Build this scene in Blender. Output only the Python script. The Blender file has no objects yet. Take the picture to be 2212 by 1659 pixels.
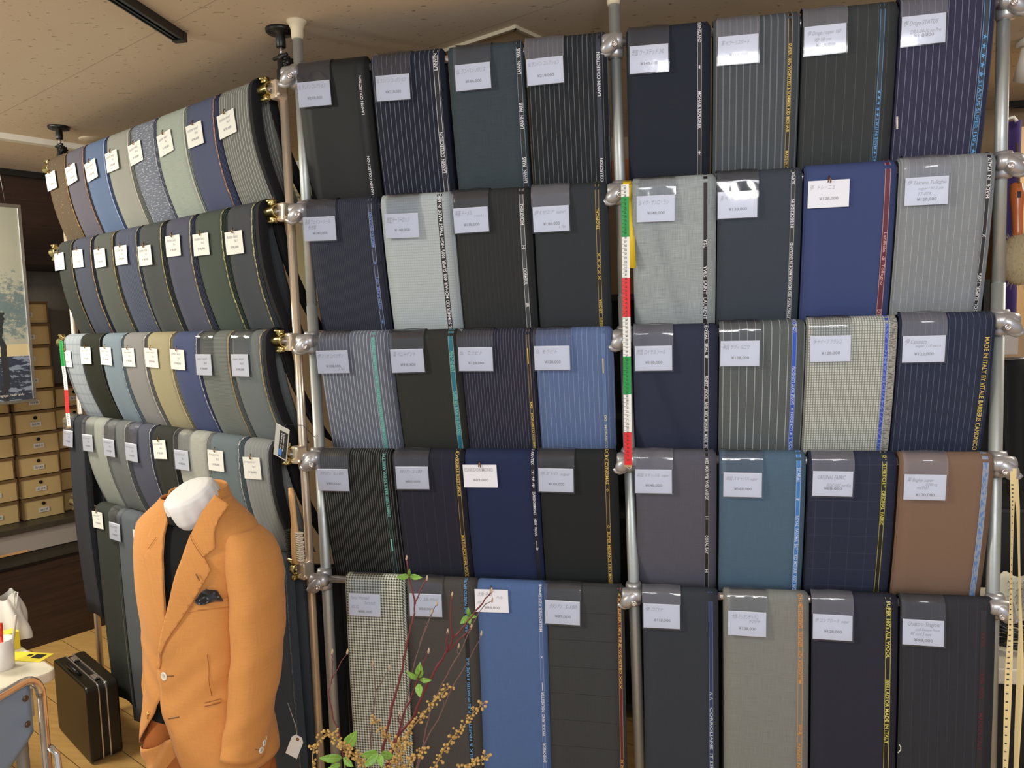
import bpy, bmesh, math, random
from mathutils import Vector, Matrix
R_ = random.Random(7)
SC = bpy.context.scene
COL = SC.collection
PI = math.pi

# ------------------------------------------------------------------ camera
EYE = Vector((0.0, -1.96, 1.65))
YAW, PITCH, ROLL, FPX = 0.1966, 0.0863, -0.0290, 1637.2
_f = Vector((-math.sin(YAW)*math.cos(PITCH), math.cos(YAW)*math.cos(PITCH), -math.sin(PITCH)))
_r0 = Vector((math.cos(YAW), math.sin(YAW), 0.0)); _u0 = _r0.cross(_f)
_r = math.cos(ROLL)*_r0 + math.sin(ROLL)*_u0
_u = -math.sin(ROLL)*_r0 + math.cos(ROLL)*_u0
cd = bpy.data.cameras.new('camera'); cam = bpy.data.objects.new('camera', cd); COL.objects.link(cam)
cd.sensor_width = 36.0; cd.lens = FPX/2212*36.0; cd.clip_start = 0.05
cam.matrix_world = Matrix(((_r.x, _u.x, -_f.x, EYE.x), (_r.y, _u.y, -_f.y, EYE.y), (_r.z, _u.z, -_f.z, EYE.z), (0, 0, 0, 1)))
SC.camera = cam
SC.view_settings.view_transform = 'Standard'; SC.view_settings.look = 'None'
SC.view_settings.gamma = 1.0; SC.view_settings.exposure = 0.0; SC.view_settings.use_curve_mapping = False

# ------------------------------------------------------------------ light
w = bpy.data.worlds.new('world'); SC.world = w; w.use_nodes = True
w.node_tree.nodes['Background'].inputs[0].default_value = (0.90, 0.95, 1.06, 1)
w.node_tree.nodes['Background'].inputs[1].default_value = 0.58
def area(name, loc, aim, sx, sy, power, colr):
    l = bpy.data.lights.new(name, 'AREA'); l.shape = 'RECTANGLE'; l.size = sx; l.size_y = sy
    l.energy = power; l.color = colr
    o = bpy.data.objects.new(name, l); COL.objects.link(o); o.location = loc
    o.rotation_euler = (Vector(aim)-Vector(loc)).to_track_quat('-Z', 'Y').to_euler()
    return o
def bulb(name, loc, power, colr, rad=0.12):
    l = bpy.data.lights.new(name, 'POINT'); l.energy = power; l.color = colr; l.shadow_soft_size = rad
    o = bpy.data.objects.new(name, l); COL.objects.link(o); o.location = loc; return o
CEIL = 2.47
area('ceiling_lamp_main', (0.60, -2.2, 2.42), (0.40, 0.0, 1.15), 1.2, 0.4, 24, (0.97, 0.985, 1.04))
area('ceiling_lamp_left', (-3.0, -2.1, 2.42), (-1.4, 0.1, 0.95), 0.35, 0.35, 52, (1.0, 0.955, 0.82))
bulb('ceiling_fill_left', (-2.5, -1.5, 1.95), 15, (1.0, 0.92, 0.76))  # added fill light that lifts the left ceiling, no actual pendant
bulb('ceiling_fill_right', (0.5, -2.6, 2.08), 44, (1.0, 0.97, 0.93), 0.2)  # added fill light for the middle of the ceiling, no actual pendant
area('ceiling_lamp_far', (-3.0, 0.0, 2.42), (-2.9, 0.4, 0.0), 0.5, 0.5, 40, (1.0, 0.93, 0.78))
area('ceiling_lamp_right', (1.9, 0.8, 2.42), (1.9, 0.9, 0.0), 0.6, 0.6, 16, (1.0, 0.93, 0.82))

# ------------------------------------------------------------------ pixel rays onto real planes
def ray(x, y): return (_f + _r*((x-1106)/FPX) - _u*((y-829.5)/FPX))
def hit(x, y, p0, n):
    d = ray(x, y); n = Vector(n); return EYE + d*((Vector(p0)-EYE).dot(n)/d.dot(n))
def at_y(x, y, Y): return hit(x, y, (0, Y, 0), (0, 1, 0))
def at_z(x, y, Z): return hit(x, y, (0, 0, Z), (0, 0, 1))
def at_d(x, y, D): return EYE + ray(x, y)*D

# ------------------------------------------------------------------ materials
def lin(c):
    c = c/255.0
    return c/12.92 if c <= 0.04045 else ((c+0.055)/1.055)**2.4
def rgb(t, k=1.0): return (lin(t[0])*k, lin(t[1])*k, lin(t[2])*k, 1)
MATS = {}
class NT:
    def __init__(s, name):
        s.m = bpy.data.materials.new(name); s.m.use_nodes = True; s.t = s.m.node_tree
        s.b = s.t.nodes['Principled BSDF']
    def n(s, typ, **kw):
        nd = s.t.nodes.new(typ)
        for k, v in kw.items(): setattr(nd, k, v)
        return nd
    def l(s, a, b): s.t.links.new(a, b)
    def math(s, op, a, b=None, c=None):
        nd = s.n('ShaderNodeMath', operation=op)
        for i, v in enumerate((a, b, c)):
            if v is None: continue
            if isinstance(v, (int, float)): nd.inputs[i].default_value = v
            else: s.l(v, nd.inputs[i])
        return nd.outputs[0]
    def mix(s, fac, a, b):
        nd = s.n('ShaderNodeMix', data_type='RGBA')
        for i, v in ((0, fac), (6, a), (7, b)):
            if isinstance(v, (int, float)): nd.inputs[i].default_value = v
            elif isinstance(v, tuple): nd.inputs[i].default_value = v
            else: s.l(v, nd.inputs[i])
        return nd.outputs[2]
    def bump(s, h, strength=0.3, dist=0.002):
        nd = s.n('ShaderNodeBump'); nd.inputs['Strength'].default_value = strength; nd.inputs['Distance'].default_value = dist
        s.l(h, nd.inputs['Height']); s.l(nd.outputs[0], s.b.inputs['Normal'])
    def noise(s, vec, scale, detail=2.0, rough=0.5):
        nd = s.n('ShaderNodeTexNoise'); nd.inputs['Scale'].default_value = scale; nd.inputs['Detail'].default_value = detail
        nd.inputs['Roughness'].default_value = rough
        if vec is not None: s.l(vec, nd.inputs['Vector'])
        return nd.outputs['Fac']
    def mapping(s, vec, scale=(1, 1, 1), rot=(0, 0, 0)):
        nd = s.n('ShaderNodeMapping'); nd.inputs['Scale'].default_value = scale; nd.inputs['Rotation'].default_value = rot
        s.l(vec, nd.inputs['Vector']); return nd.outputs[0]
def plain(name, c, rough=0.6, metal=0.0, spec=None, k=1.0, alpha=None):
    if name in MATS: return MATS[name]
    N = NT(name); N.b.inputs['Base Color'].default_value = rgb(c, k)
    N.b.inputs['Roughness'].default_value = rough; N.b.inputs['Metallic'].default_value = metal
    if spec is not None: N.b.inputs['Specular IOR Level'].default_value = spec
    tc = N.n('ShaderNodeTexCoord').outputs['Object']
    f = N.noise(tc, 60, 2)
    N.l(N.mix(N.math('MULTIPLY', f, 0.10), rgb(c, k), rgb(c, k*0.75)), N.b.inputs['Base Color'])
    if alpha is not None: N.b.inputs['Alpha'].default_value = alpha
    MATS[name] = N.m; return N.m

def fabric(name, base, stripe=None, check=None, slub=0.0, rough=0.85, fleck=None, weave=1.0, hound=None, sheen=0.0, ill=(1, 1, 1)):
    """woven cloth: UV is in metres (u across, v along). stripe/check = (colour, spacing, width)"""
    if name in MATS: return MATS[name]
    N = NT(name); uv = N.n('ShaderNodeUVMap', uv_map='UVMap').outputs[0]
    def rgb(t):      # dye colour measured under the shop light, brought back to reflectance
        return tuple(min(0.85, max(0.003, lin(t[k])/ill[k]-0.005)) for k in range(3))+(1,)
    sp = N.n('ShaderNodeSeparateXYZ'); N.l(uv, sp.inputs[0]); u, v = sp.outputs[0], sp.outputs[1]
    b = rgb(base); col = b
    # thread-to-thread irregularity, along both yarn directions
    nv = N.noise(N.mapping(uv, (900, 22, 1)), 1.0, 1.0); nh = N.noise(N.mapping(uv, (22, 900, 1)), 1.0, 1.0)
    thr = N.math('ADD', N.math('MULTIPLY', nv, 0.5), N.math('MULTIPLY', nh, 0.5))
    amp = 0.16*weave + slub
    fac = N.math('ADD', N.math('MULTIPLY', N.math('SUBTRACT', thr, 0.5), 5.0*amp), 0.5)
    fac = N.math('MINIMUM', N.math('MAXIMUM', fac, 0.0), 1.0)
    dk = tuple(x*(1-amp) for x in b[:3])+(1,); lt = tuple(min(1, x*(1+amp)+0.004) for x in b[:3])+(1,)
    col = N.mix(fac, dk, lt)
    def line(coord, spacing, width, soft=0.5):
        fr = N.math('FRACT', N.math('DIVIDE', coord, spacing))
        d = N.math('ABSOLUTE', N.math('SUBTRACT', fr, 0.5))
        nd = N.n('ShaderNodeMapRange'); N.l(d, nd.inputs[0])
        nd.inputs[1].default_value = width/spacing/2*(1+soft); nd.inputs[2].default_value = width/spacing/2*(1-soft)
        return nd.outputs[0]
    if hound:
        c2, s = hound
        a = N.math('GREATER_THAN', N.math('FRACT', N.math('DIVIDE', u, s)), 0.5)
        c = N.math('GREATER_THAN', N.math('FRACT', N.math('DIVIDE', v, s)), 0.5)
        g = N.math('GREATER_THAN', N.math('FRACT', N.math('DIVIDE', N.math('ADD', u, v), s*0.5)), 0.5)
        both = N.math('MULTIPLY', a, c); one = N.math('ABSOLUTE', N.math('SUBTRACT', a, c))
        m = N.math('ADD', both, N.math('MULTIPLY', one, g))
        col = N.mix(m, col, rgb(c2))
    if stripe:
        for st in (stripe if isinstance(stripe, list) else [stripe]):
            m = line(u, st[1], st[2])
            m = N.math('MULTIPLY', m, N.math('ADD', 0.6, N.math('MULTIPLY', nh, 0.5)))
            col = N.mix(m, col, rgb(st[0]))
    if check:
        for st in (check if isinstance(check, list) else [check]):
            col = N.mix(N.math('MULTIPLY', line(v, st[1], st[2]), 0.8), col, rgb(st[0]))
    if fleck:
        nf = N.noise(N.mapping(uv, (60, 260, 1)), 1.0, 3.0)
        nd = N.n('ShaderNodeMapRange'); N.l(nf, nd.inputs[0]); nd.inputs[1].default_value = fleck[1]; nd.inputs[2].default_value = fleck[1]+0.05
        col = N.mix(nd.outputs[0], col, rgb(fleck[0]))
    N.l(col, N.b.inputs['Base Color']); N.b.inputs['Roughness'].default_value = rough
    N.b.inputs['Specular IOR Level'].default_value = 0.25
    N.b.inputs['Sheen Weight'].default_value = sheen; N.b.inputs['Sheen Roughness'].default_value = 0.5
    N.bump(thr, 0.25, 0.0006)
    MATS[name] = N.m; return N.m

def ribbon_mat(name, base, edge=None, speck=None):
    """selvedge band: UV u 0..1 across, v metres along"""
    if name in MATS: return MATS[name]
    N = NT(name); uv = N.n('ShaderNodeUVMap', uv_map='UVMap').outputs[0]
    sp = N.n('ShaderNodeSeparateXYZ'); N.l(uv, sp.inputs[0]); u, v = sp.outputs[0], sp.outputs[1]
    tw = N.math('FRACT', N.math('ADD', N.math('MULTIPLY', v, 700), N.math('MULTIPLY', u, 4)))
    col = N.mix(N.math('MULTIPLY', tw, 0.35), rgb(base), rgb(base, 1.5))
    if speck:
        nf = N.noise(N.mapping(uv, (3, 70, 1)), 1.0, 2.0)
        col = N.mix(N.math('GREATER_THAN', nf, 0.52), col, rgb(speck))
    if edge:
        d = N.math('ABSOLUTE', N.math('SUBTRACT', u, 0.5))
        col = N.mix(N.math('MULTIPLY', N.math('GREATER_THAN', d, 0.40), N.math('LESS_THAN', d, 0.485)), col, rgb(edge))
    N.l(col, N.b.inputs['Base Color']); N.b.inputs['Roughness'].default_value = 0.6
    MATS[name] = N.m; return N.m

def metal_mat(name, c, rough, scratch=0.15, metal=1.0):
    if name in MATS: return MATS[name]
    N = NT(name); tc = N.n('ShaderNodeTexCoord').outputs['Object']
    f = N.noise(tc, 25, 5, 0.7)
    N.l(N.mix(N.math('MULTIPLY', f, scratch*2), rgb(c), rgb(c, 0.55)), N.b.inputs['Base Color'])
    N.b.inputs['Metallic'].default_value = metal
    r = N.math('ADD', rough-0.05, N.math('MULTIPLY', f, scratch)); N.l(r, N.b.inputs['Roughness'])
    MATS[name] = N.m; return N.m
def wood_mat(name, c1, c2, scale=(1, 1, 14), plank=None, rough=0.45, rot=(0, 0, 0)):
    if name in MATS: return MATS[name]
    N = NT(name); tc = N.n('ShaderNodeTexCoord').outputs['Object']
    v = N.mapping(tc, scale, rot); f = N.noise(v, 2.2, 6, 0.65)
    nd = N.n('ShaderNodeMapRange'); N.l(f, nd.inputs[0]); nd.inputs[1].default_value = 0.3; nd.inputs[2].default_value = 0.7
    col = N.mix(nd.outputs[0], rgb(c1), rgb(c2))
    if plank:
        ax, wid, gc = plank
        sp = N.n('ShaderNodeSeparateXYZ'); N.l(N.mapping(tc, (1, 1, 1), rot), sp.inputs[0])
        fr = N.math('FRACT', N.math('DIVIDE', N.math('ADD', sp.outputs[ax], 20), wid))
        col = N.mix(N.math('LESS_THAN', fr, 0.02), col, rgb(gc))
    N.l(col, N.b.inputs['Base Color']); N.b.inputs['Roughness'].default_value = rough
    N.bump(f, 0.15, 0.002)
    MATS[name] = N.m; return N.m

def plastic_sleeve(refl_tint=0.05):
    key = 'sleeve_%.2f' % refl_tint
    if key in MATS: return MATS[key]
    N = NT('clear_plastic'); t = N.t; out = t.nodes['Material Output']
    tr = N.n('ShaderNodeBsdfTransparent'); tr.inputs[0].default_value = (0.97, 0.97, 0.98, 1)
    gl = N.n('ShaderNodeBsdfGlossy'); gl.inputs['Roughness'].default_value = 0.10
    df = N.n('ShaderNodeBsdfDiffuse'); df.inputs[0].default_value = (0.62, 0.62, 0.72, 1)  # pale lavender diffuse paints the room's reflections onto the clear plastic
    tc = N.n('ShaderNodeTexCoord').outputs['Object']
    bp = N.n('ShaderNodeBump'); bp.inputs['Strength'].default_value = 0.15; bp.inputs['Distance'].default_value = 0.004
    N.l(N.noise(tc, 22, 2), bp.inputs['Height']); N.l(bp.outputs[0], gl.inputs['Normal'])
    m1 = N.n('ShaderNodeMixShader'); m1.inputs[0].default_value = refl_tint; N.l(tr.outputs[0], m1.inputs[1]); N.l(df.outputs[0], m1.inputs[2])
    fr = N.n('ShaderNodeFresnel'); fr.inputs[0].default_value = 1.5
    m2 = N.n('ShaderNodeMixShader'); N.l(N.math('ADD', fr.outputs[0], 0.02), m2.inputs[0]); N.l(m1.outputs[0], m2.inputs[1]); N.l(gl.outputs[0], m2.inputs[2])
    N.l(m2.outputs[0], out.inputs['Surface'])
    MATS[key] = N.m; return N.m

# ------------------------------------------------------------------ object helpers
def thing(name, label, cat, loc=(0, 0, 0), rotz=0.0, group=None):
    o = bpy.data.objects.new(name, None); COL.objects.link(o); o.empty_display_size = 0.05
    o.location = loc; o.rotation_euler = (0, 0, rotz); o['label'] = label; o['category'] = cat
    if group: o['group'] = group
    return o
def tag(o, label, cat, group=None):
    o['label'] = label; o['category'] = cat
    if group: o['group'] = group
    return o
def obj(name, bm, m, parent=None, smooth=True, label=None, solid=None, sub=0, bevel=None, loc=None):
    me = bpy.data.meshes.new(name)
    if isinstance(bm, bmesh.types.BMesh):
        bm.to_mesh(me); bm.free()
    else:
        me = bm
    for mm in (m if isinstance(m, (list, tuple)) else [m]): me.materials.append(mm)
    if smooth:
        for p in me.polygons: p.use_smooth = True
    o = bpy.data.objects.new(name, me); COL.objects.link(o)
    if parent: o.parent = parent
    if loc: o.location = loc
    if label: o['label'] = label
    if solid:
        s = o.modifiers.new('solid', 'SOLIDIFY'); s.thickness = abs(solid); s.offset = 1 if solid < 0 else -1
    if sub:
        s = o.modifiers.new('sub', 'SUBSURF'); s.levels = sub; s.render_levels = sub
    if bevel:
        s = o.modifiers.new('bev', 'BEVEL'); s.width = bevel; s.segments = 2; s.limit_method = 'ANGLE'
    return o
def struct(name, bm, m, smooth=False, **k):
    o = obj(name, bm, m, smooth=smooth, **k); o['kind'] = 'structure'; return o
def BM(): return bmesh.new()
def bx(bm, c, s, rotz=0.0, mi=0, M=None):
    """box centred at c with size s"""
    T = Matrix.Translation(c) @ Matrix.Rotation(rotz, 4, 'Z') @ Matrix.Diagonal((s[0], s[1], s[2], 1))
    if M is not None: T = M @ T
    r = bmesh.ops.create_cube(bm, size=1.0, matrix=T)
    for v in r['verts']:
        for f in v.link_faces: f.material_index = mi
    return bm
def tube(bm, pts, rad, seg=10, cap=True, mi=0):
    pts = [Vector(p) for p in pts]; rings = []
    rads = rad if isinstance(rad, (list, tuple)) else [rad]*len(pts)
    t0 = (pts[1]-pts[0]).normalized(); a = t0.orthogonal().normalized()
    for i, p in enumerate(pts):
        t = (pts[min(i+1, len(pts)-1)]-pts[max(i-1, 0)]).normalized()
        a = (a - t*a.dot(t)).normalized(); b = t.cross(a)
        rings.append([bm.verts.new(p + (a*math.cos(2*PI*k/seg)+b*math.sin(2*PI*k/seg))*rads[i]) for k in range(seg)])
    for i in range(len(rings)-1):
        for k in range(seg):
            f = bm.faces.new((rings[i][k], rings[i][(k+1) % seg], rings[i+1][(k+1) % seg], rings[i+1][k])); f.material_index = mi; f.smooth = True
    if cap:
        f = bm.faces.new(list(reversed(rings[0]))); f.material_index = mi
        f = bm.faces.new(rings[-1]); f.material_index = mi
    return bm
def lathe(bm, prof, seg=20, M=None, mi=0, closed=True):
    """prof: list of (radius, z)"""
    M = M or Matrix.Identity(4); rings = []
    for r, z in prof:
        rings.append([bm.verts.new(M @ Vector((r*math.cos(2*PI*k/seg), r*math.sin(2*PI*k/seg), z))) for k in range(seg)])
    for i in range(len(rings)-1):
        for k in range(seg):
            f = bm.faces.new((rings[i][k], rings[i][(k+1) % seg], rings[i+1][(k+1) % seg], rings[i+1][k])); f.material_index = mi
    if closed:
        f = bm.faces.new(list(reversed(rings[0]))); f.material_index = mi
        f = bm.faces.new(rings[-1]); f.material_index = mi
    return bm
def grid(bm, fn, nu, nv, uvfn=None, mi=0, wrap=False):
    """fn(i/nu, j/nv) -> Vector"""
    uvl = (bm.loops.layers.uv.get("UVMap") or bm.loops.layers.uv.new("UVMap")) if uvfn else None
    V = [[bm.verts.new(fn(i/nu, j/nv)) for j in range(nv+1)] for i in range(nu if wrap else nu+1)]
    n = len(V)
    for i in range(nu):
        for j in range(nv):
            i2 = (i+1) % n if wrap else i+1
            f = bm.faces.new((V[i][j], V[i2][j], V[i2][j+1], V[i][j+1])); f.material_index = mi; f.smooth = True
            if uvl:
                for lp, (a, b) in zip(f.loops, ((i/nu, j/nv), ((i+1)/nu, j/nv), ((i+1)/nu, (j+1)/nv), (i/nu, (j+1)/nv))):
                    lp[uvl].uv = uvfn(a, b)
    return V
TXT = {}
def text_geo(s, shear=0.0):
    """flat text as (verts 0..1 wide normalised to its box, aspect, faces)"""
    if s in TXT: return TXT[s]
    cu = bpy.data.curves.new('t', 'FONT'); cu.body = s; cu.size = 1.0; cu.resolution_u = 2
    cu.shear = shear; cu.offset = 0.012 if shear == 0 else 0.0
    o = bpy.data.objects.new('t', cu); COL.objects.link(o)
    dg = bpy.context.evaluated_depsgraph_get(); me = bpy.data.meshes.new_from_object(o.evaluated_get(dg))
    vs = [(v.co.x, v.co.y) for v in me.vertices]; fs = [tuple(p.vertices) for p in me.polygons]
    bpy.data.objects.remove(o); bpy.data.curves.remove(cu); bpy.data.meshes.remove(me)
    if not vs: vs = [(0, 0), (1, 0), (0, 1)]; fs = []
    x0 = min(v[0] for v in vs); x1 = max(v[0] for v in vs); y0 = min(v[1] for v in vs); y1 = max(v[1] for v in vs)
    wd = max(x1-x0, 1e-4); hg = max(y1-y0, 0.3)
    TXT[s] = ([((x-x0)/wd, (y-y0)/hg) for x, y in vs], wd/hg, fs); return TXT[s]
def put_text(bm, s, place, shear=0.0, mi=0):
    """place(a, b) with a along the line 0..1, b up 0..1"""
    vs, asp, fs = text_geo(s, shear)
    V = [bm.verts.new(place(a, b)) for a, b in vs]
    for f in fs:
        try:
            ff = bm.faces.new([V[i] for i in f]); ff.material_index = mi
        except ValueError: pass
    return asp

# ------------------------------------------------------------------ room shell
UA = Vector((-0.888, 0.460, 0)); EA = Vector((0.460, 0.888, 0)); MA = Vector((0.888, -0.460, 0))
THB = -0.478
O1 = Vector((-3.188, 1.437, 0))
def WP(a, off, z): return O1 + EA*a + MA*off + Vector((0, 0, z))
AW = math.atan2(EA.y, EA.x)
def onW(x, y, off):
    p = hit(x, y, O1 + MA*off, MA); return (p-O1).dot(EA), p.z

def ceiling_mat():
    N = NT('ceiling_board'); tc = N.n('ShaderNodeTexCoord').outputs['Object']
    m = N.mapping(tc, (34, 62, 40), (0, 0, THB)); f = N.noise(m, 1.0, 2.0, 0.55)
    nd = N.n('ShaderNodeMapRange'); N.l(f, nd.inputs[0]); nd.inputs[1].default_value = 0.34; nd.inputs[2].default_value = 0.30
    pit = nd.outputs[0]
    sp = N.n('ShaderNodeSeparateXYZ'); N.l(N.mapping(tc, (1, 1, 1), (0, 0, -THB)), sp.inputs[0])
    a = N.math('LESS_THAN', N.math('FRACT', N.math('DIVIDE', N.math('ADD', sp.outputs[1], 20.03), 0.606)), 0.006)
    base = N.mix(N.math('MULTIPLY', N.noise(tc, 3.0, 3), 0.5), rgb((222, 206, 182)), rgb((208, 190, 166)))
    c = N.mix(N.math('MULTIPLY', pit, 0.7), base, rgb((150, 128, 96)))
    c = N.mix(N.math('MULTIPLY', a, 0.5), c, rgb((150, 130, 104)))
    N.l(c, N.b.inputs['Base Color']); N.b.inputs['Roughness'].default_value = 0.9
    N.bump(N.math('SUBTRACT', N.math('MULTIPLY', N.noise(tc, 40.0, 2.0), 0.15), pit), 0.35, 0.003)
    return N.m
bm = BM(); bx(bm, (-0.8, 0.3, CEIL+0.05), (9.0, 5.6, 0.1)); struct('ceiling', bm, ceiling_mat())
bm = BM(); bx(bm, (-0.8, 0.3, -0.05), (9.0, 5.6, 0.1))
struct('floor', bm, wood_mat('oak_floor', (186, 144, 82), (212, 172, 106), (3, 22, 1), (1, 0.15, (96, 68, 36)), 0.35, (0, 0, -THB)))
Mw = wood_mat('dark_panel', (36, 22, 15), (58, 38, 27), (1.5, 1.5, 22), (2, 0.12, (24, 15, 10)), 0.5)
grayW = plain('alcove_wall', (150, 143, 132), 0.8)
# left wall: bulkhead, alcove back, alcove ends, wood dado
bm = BM(); bx(bm, WP(-0.6, -0.25, (2.0+CEIL)/2), (4.6, 0.5, CEIL-2.0), AW); struct('wall_left', bm, Mw)
bm = BM(); bx(bm, WP(-0.6, -0.56, 1.235), (4.6, 0.1, 2.47), AW); struct('wall_alcove', bm, grayW)
bm = BM(); bx(bm, WP(0.42, -0.26, 1.0), (0.08, 0.5, 2.0), AW); struct('wall_alcove_end', bm, grayW)
bm = BM(); bx(bm, WP(-0.6, -0.24, 0.215), (4.6, 0.48, 0.43), AW); struct('wall_dado', bm, Mw)
bm = BM(); bx(bm, WP(-0.6, 0.008, CEIL-0.016), (4.6, 0.03, 0.03), AW); struct('trim_1', bm, plain('black_trim', (26, 25, 24), 0.5))
bm = BM(); bx(bm, (0.6, 1.72, 1.235), (6.4, 0.1, 2.47)); struct('wall_back', bm, plain('back_wall', (150, 128, 100), 0.85))
bm = BM(); bx(bm, (3.3, 0.6, 1.235), (0.1, 3.0, 2.47)); struct('wall_right', bm, plain('side_wall', (190, 175, 150), 0.85))
bm = BM(); bx(bm, WP(0.0, 0.77, CEIL-0.012), (6.0, 0.045, 0.024), AW)
struct('trim_2', bm, plain('white_trim', (235, 232, 222), 0.6))
# inspection hatch frame in the ceiling
bm = BM()
for k, (o1, hh) in enumerate(((0.0, 0.010), (0.016, 0.006))):
    c0 = Vector((-0.394, 0.215, 0)); s = 0.46-2*o1
    for d, e2 in ((UA, EA), (EA, UA)):
        for q in (0, s):
            c = c0 + (UA+EA)*o1 + d*(s/2) + e2*q
            bx(bm, (c.x, c.y, CEIL-hh/2), (s+0.012, 0.010, hh), math.atan2(d.y, d.x))
struct('trim_3', bm, plain('hatch_frame', (196, 186, 160), 0.4))
bm = BM(); lathe(bm, [(0.055, CEIL-0.006), (0.06, CEIL-0.002), (0.06, CEIL)], 24, Matrix.Translation((at_z(204, 301, CEIL).x, at_z(204, 301, CEIL).y, 0)))
tag(obj('ceiling_disc', bm, plain('disc_white', (196, 182, 156), 0.7)), 'small round cream cover plate on the ceiling above the left rack', 'cover plate')

# lighting tracks on the ceiling
def track(p0, p1, label):
    t = thing('light_track', label, 'track', (p0[0], p0[1], CEIL)); d = Vector((p1[0]-p0[0], p1[1]-p0[1], 0)); L = d.length; a = math.atan2(d.y, d.x)
    M = Matrix.Rotation(a, 4, 'Z'); bm = BM(); blk = plain('track_black', (20, 20, 20), 0.35)
    for yy in (-0.015, 0.015): bx(bm, (L/2, yy, -0.012), (L, 0.004, 0.024), M=M)
    bx(bm, (L/2, 0, -0.002), (L, 0.032, 0.004), M=M)
    for yy in (-0.009, 0.009): bx(bm, (L/2, yy, -0.02), (L, 0.010, 0.003), M=M)
    obj('rail', bm, blk, t, smooth=False)
    bm = BM(); bx(bm, (0.008, 0, -0.0125), (0.018, 0.036, 0.027), M=M); obj('end_cap', bm, blk, t, smooth=False)
track((-1.309, 0.02), (-1.23, -1.2), 'black lighting track on the ceiling above the left rack')
p = at_z(2178, 226, CEIL-0.01); q = at_z(2260, 221, CEIL-0.01)
track((p.x, p.y), (q.x+0.5, q.y), 'black lighting track on the ceiling beyond the right end of the silver rack')
# small spot lamp at the right
t = thing('spot_lamp', 'white track spotlight on the ceiling right of the silver rack', 'spotlight', at_z(2226, 84, CEIL))
bm = BM(); bx(bm, (0, 0, -0.01), (0.06, 0.06, 0.02)); obj('mount', bm, plain('lamp_white', (235, 232, 225), 0.4), t, bevel=0.004)
bm = BM(); lathe(bm, [(0.022, 0.05), (0.032, 0.045), (0.036, -0.05), (0.030, -0.05), (0.026, 0.03)], 18, Matrix.Translation((0, 0, -0.075)) @ Matrix.Rotation(0.5, 4, 'X'))
obj('head', bm, MATS['lamp_white'], t)
N = NT('lamp_glow'); N.b.inputs['Emission Color'].default_value = (1, 0.93, 0.8, 1); N.b.inputs['Emission Strength'].default_value = 8; glow = N.m
bm = BM(); lathe(bm, [(0.001, -0.044), (0.029, -0.044), (0.029, -0.046)], 18, Matrix.Translation((0, 0, -0.075)) @ Matrix.Rotation(0.5, 4, 'X')); obj('bulb', bm, glow, t)

# ------------------------------------------------------------------ shoe boxes, low cabinet (left wall)
kraft = plain('kraft_board', (214, 186, 128), 0.8); kraft_d = plain('kraft_edge', (120, 92, 54), 0.85)
lab_w = plain('label_white', (225, 222, 212), 0.6); hole_m = plain('box_hole', (22, 14, 8), 0.9)
TXTG = plain('ink_grey', (150, 150, 152), 0.7); INKD = plain('ink_dark', (60, 58, 60), 0.7)
sizes = ['24.5 EE', '27.0 E', '25.5 EE', '26.0 E', '26.5 EE', '27.0 EE', '25.5 EE', '26.0 EE', '27.5 E', '25.0 E']
RM = Matrix.Rotation(AW+PI, 4, 'Z')      # local -y looks into the room... see below
def shoe_box(a, z, wd, ht, size, label, off=-0.12):
    t = thing('shoe_box', label, 'box', WP(a, off, z), AW, 'kraft shoe boxes stacked in the wall alcove')
    # local x along wall, local y: outwards is -y (MA = (0.888,-0.46) is -y of a frame whose x is EA)
    D = 0.30; bm = BM()
    bx(bm, (0, D/2+0.004, ht*0.44), (wd-0.010, D-0.008, ht*0.88-0.001)); obj('box', bm, kraft, t, smooth=False)
    bm = BM()
    bx(bm, (0, D/2, ht-0.010), (wd, D, 0.014)); bx(bm, (-wd/2+0.004, 0.002, ht*0.46), (0.004, 0.008, ht*0.9)); bx(bm, (wd/2-0.004, 0.002, ht*0.46), (0.004, 0.008, ht*0.9))
    obj('lid', bm, kraft_d, t, smooth=False)
    bm = BM(); lathe(bm, [(0.0095, 0), (0.0095, 0.002)], 16, Matrix.Translation((0, 0.004, ht*0.66)) @ Matrix.Rotation(PI/2, 4, 'X')); obj('finger_hole', bm, hole_m, t)
    bm = BM(); bx(bm, (0, 0.003, ht*0.36), (0.052, 0.002, 0.024)); lb = obj('label', bm, lab_w, t, smooth=False)
    bm = BM(); put_text(bm, size, lambda p_, q_: Vector((-0.019+p_*0.038, 0.0012, ht*0.36-0.005+q_*0.010))); obj('print', bm, INKD, lb, smooth=False)
ncol = {0: 10, 1: 10, 2: 5, 3: 10}
bw, bh = 0.205, 0.1165
a_mid, _ = onW(93, 1090, -0.12)
place_w = ['lowest', 'second from the bottom', 'third from the bottom', 'fourth from the bottom', 'fifth from the bottom', 'sixth from the bottom', 'fourth from the top', 'third from the top', 'second from the top', 'topmost']
for c, (cn, nm) in enumerate((('the column left of the main one', -1), ('the tall column beside the left rack', 0), ('the column half hidden by the left rack', 1))):
    n = {-1: 10, 0: 10, 1: 6}[nm]
    for k in range(n):
        jit = 0.004*math.sin(k*2.3+c)
        wd_ = place_w[k] if n == 10 else ['lowest', 'second from the bottom', 'third from the bottom', 'third from the top', 'second from the top', 'topmost'][k]
        shoe_box(a_mid+nm*(bw+0.012)+jit, 0.652+k*bh, bw, bh-0.001, sizes[(k*3+c) % 10] if nm else sizes[k], 'kraft shoe box, %s in %s' % (wd_, cn), -0.12-(0.05 if nm == 1 else 0)+0.003*math.cos(k*1.7))
t = thing('low_cabinet', 'dark low cabinet with a light grey drawer front under the shoe boxes', 'cabinet', WP(-0.25, 0, 0.43), AW)
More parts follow.
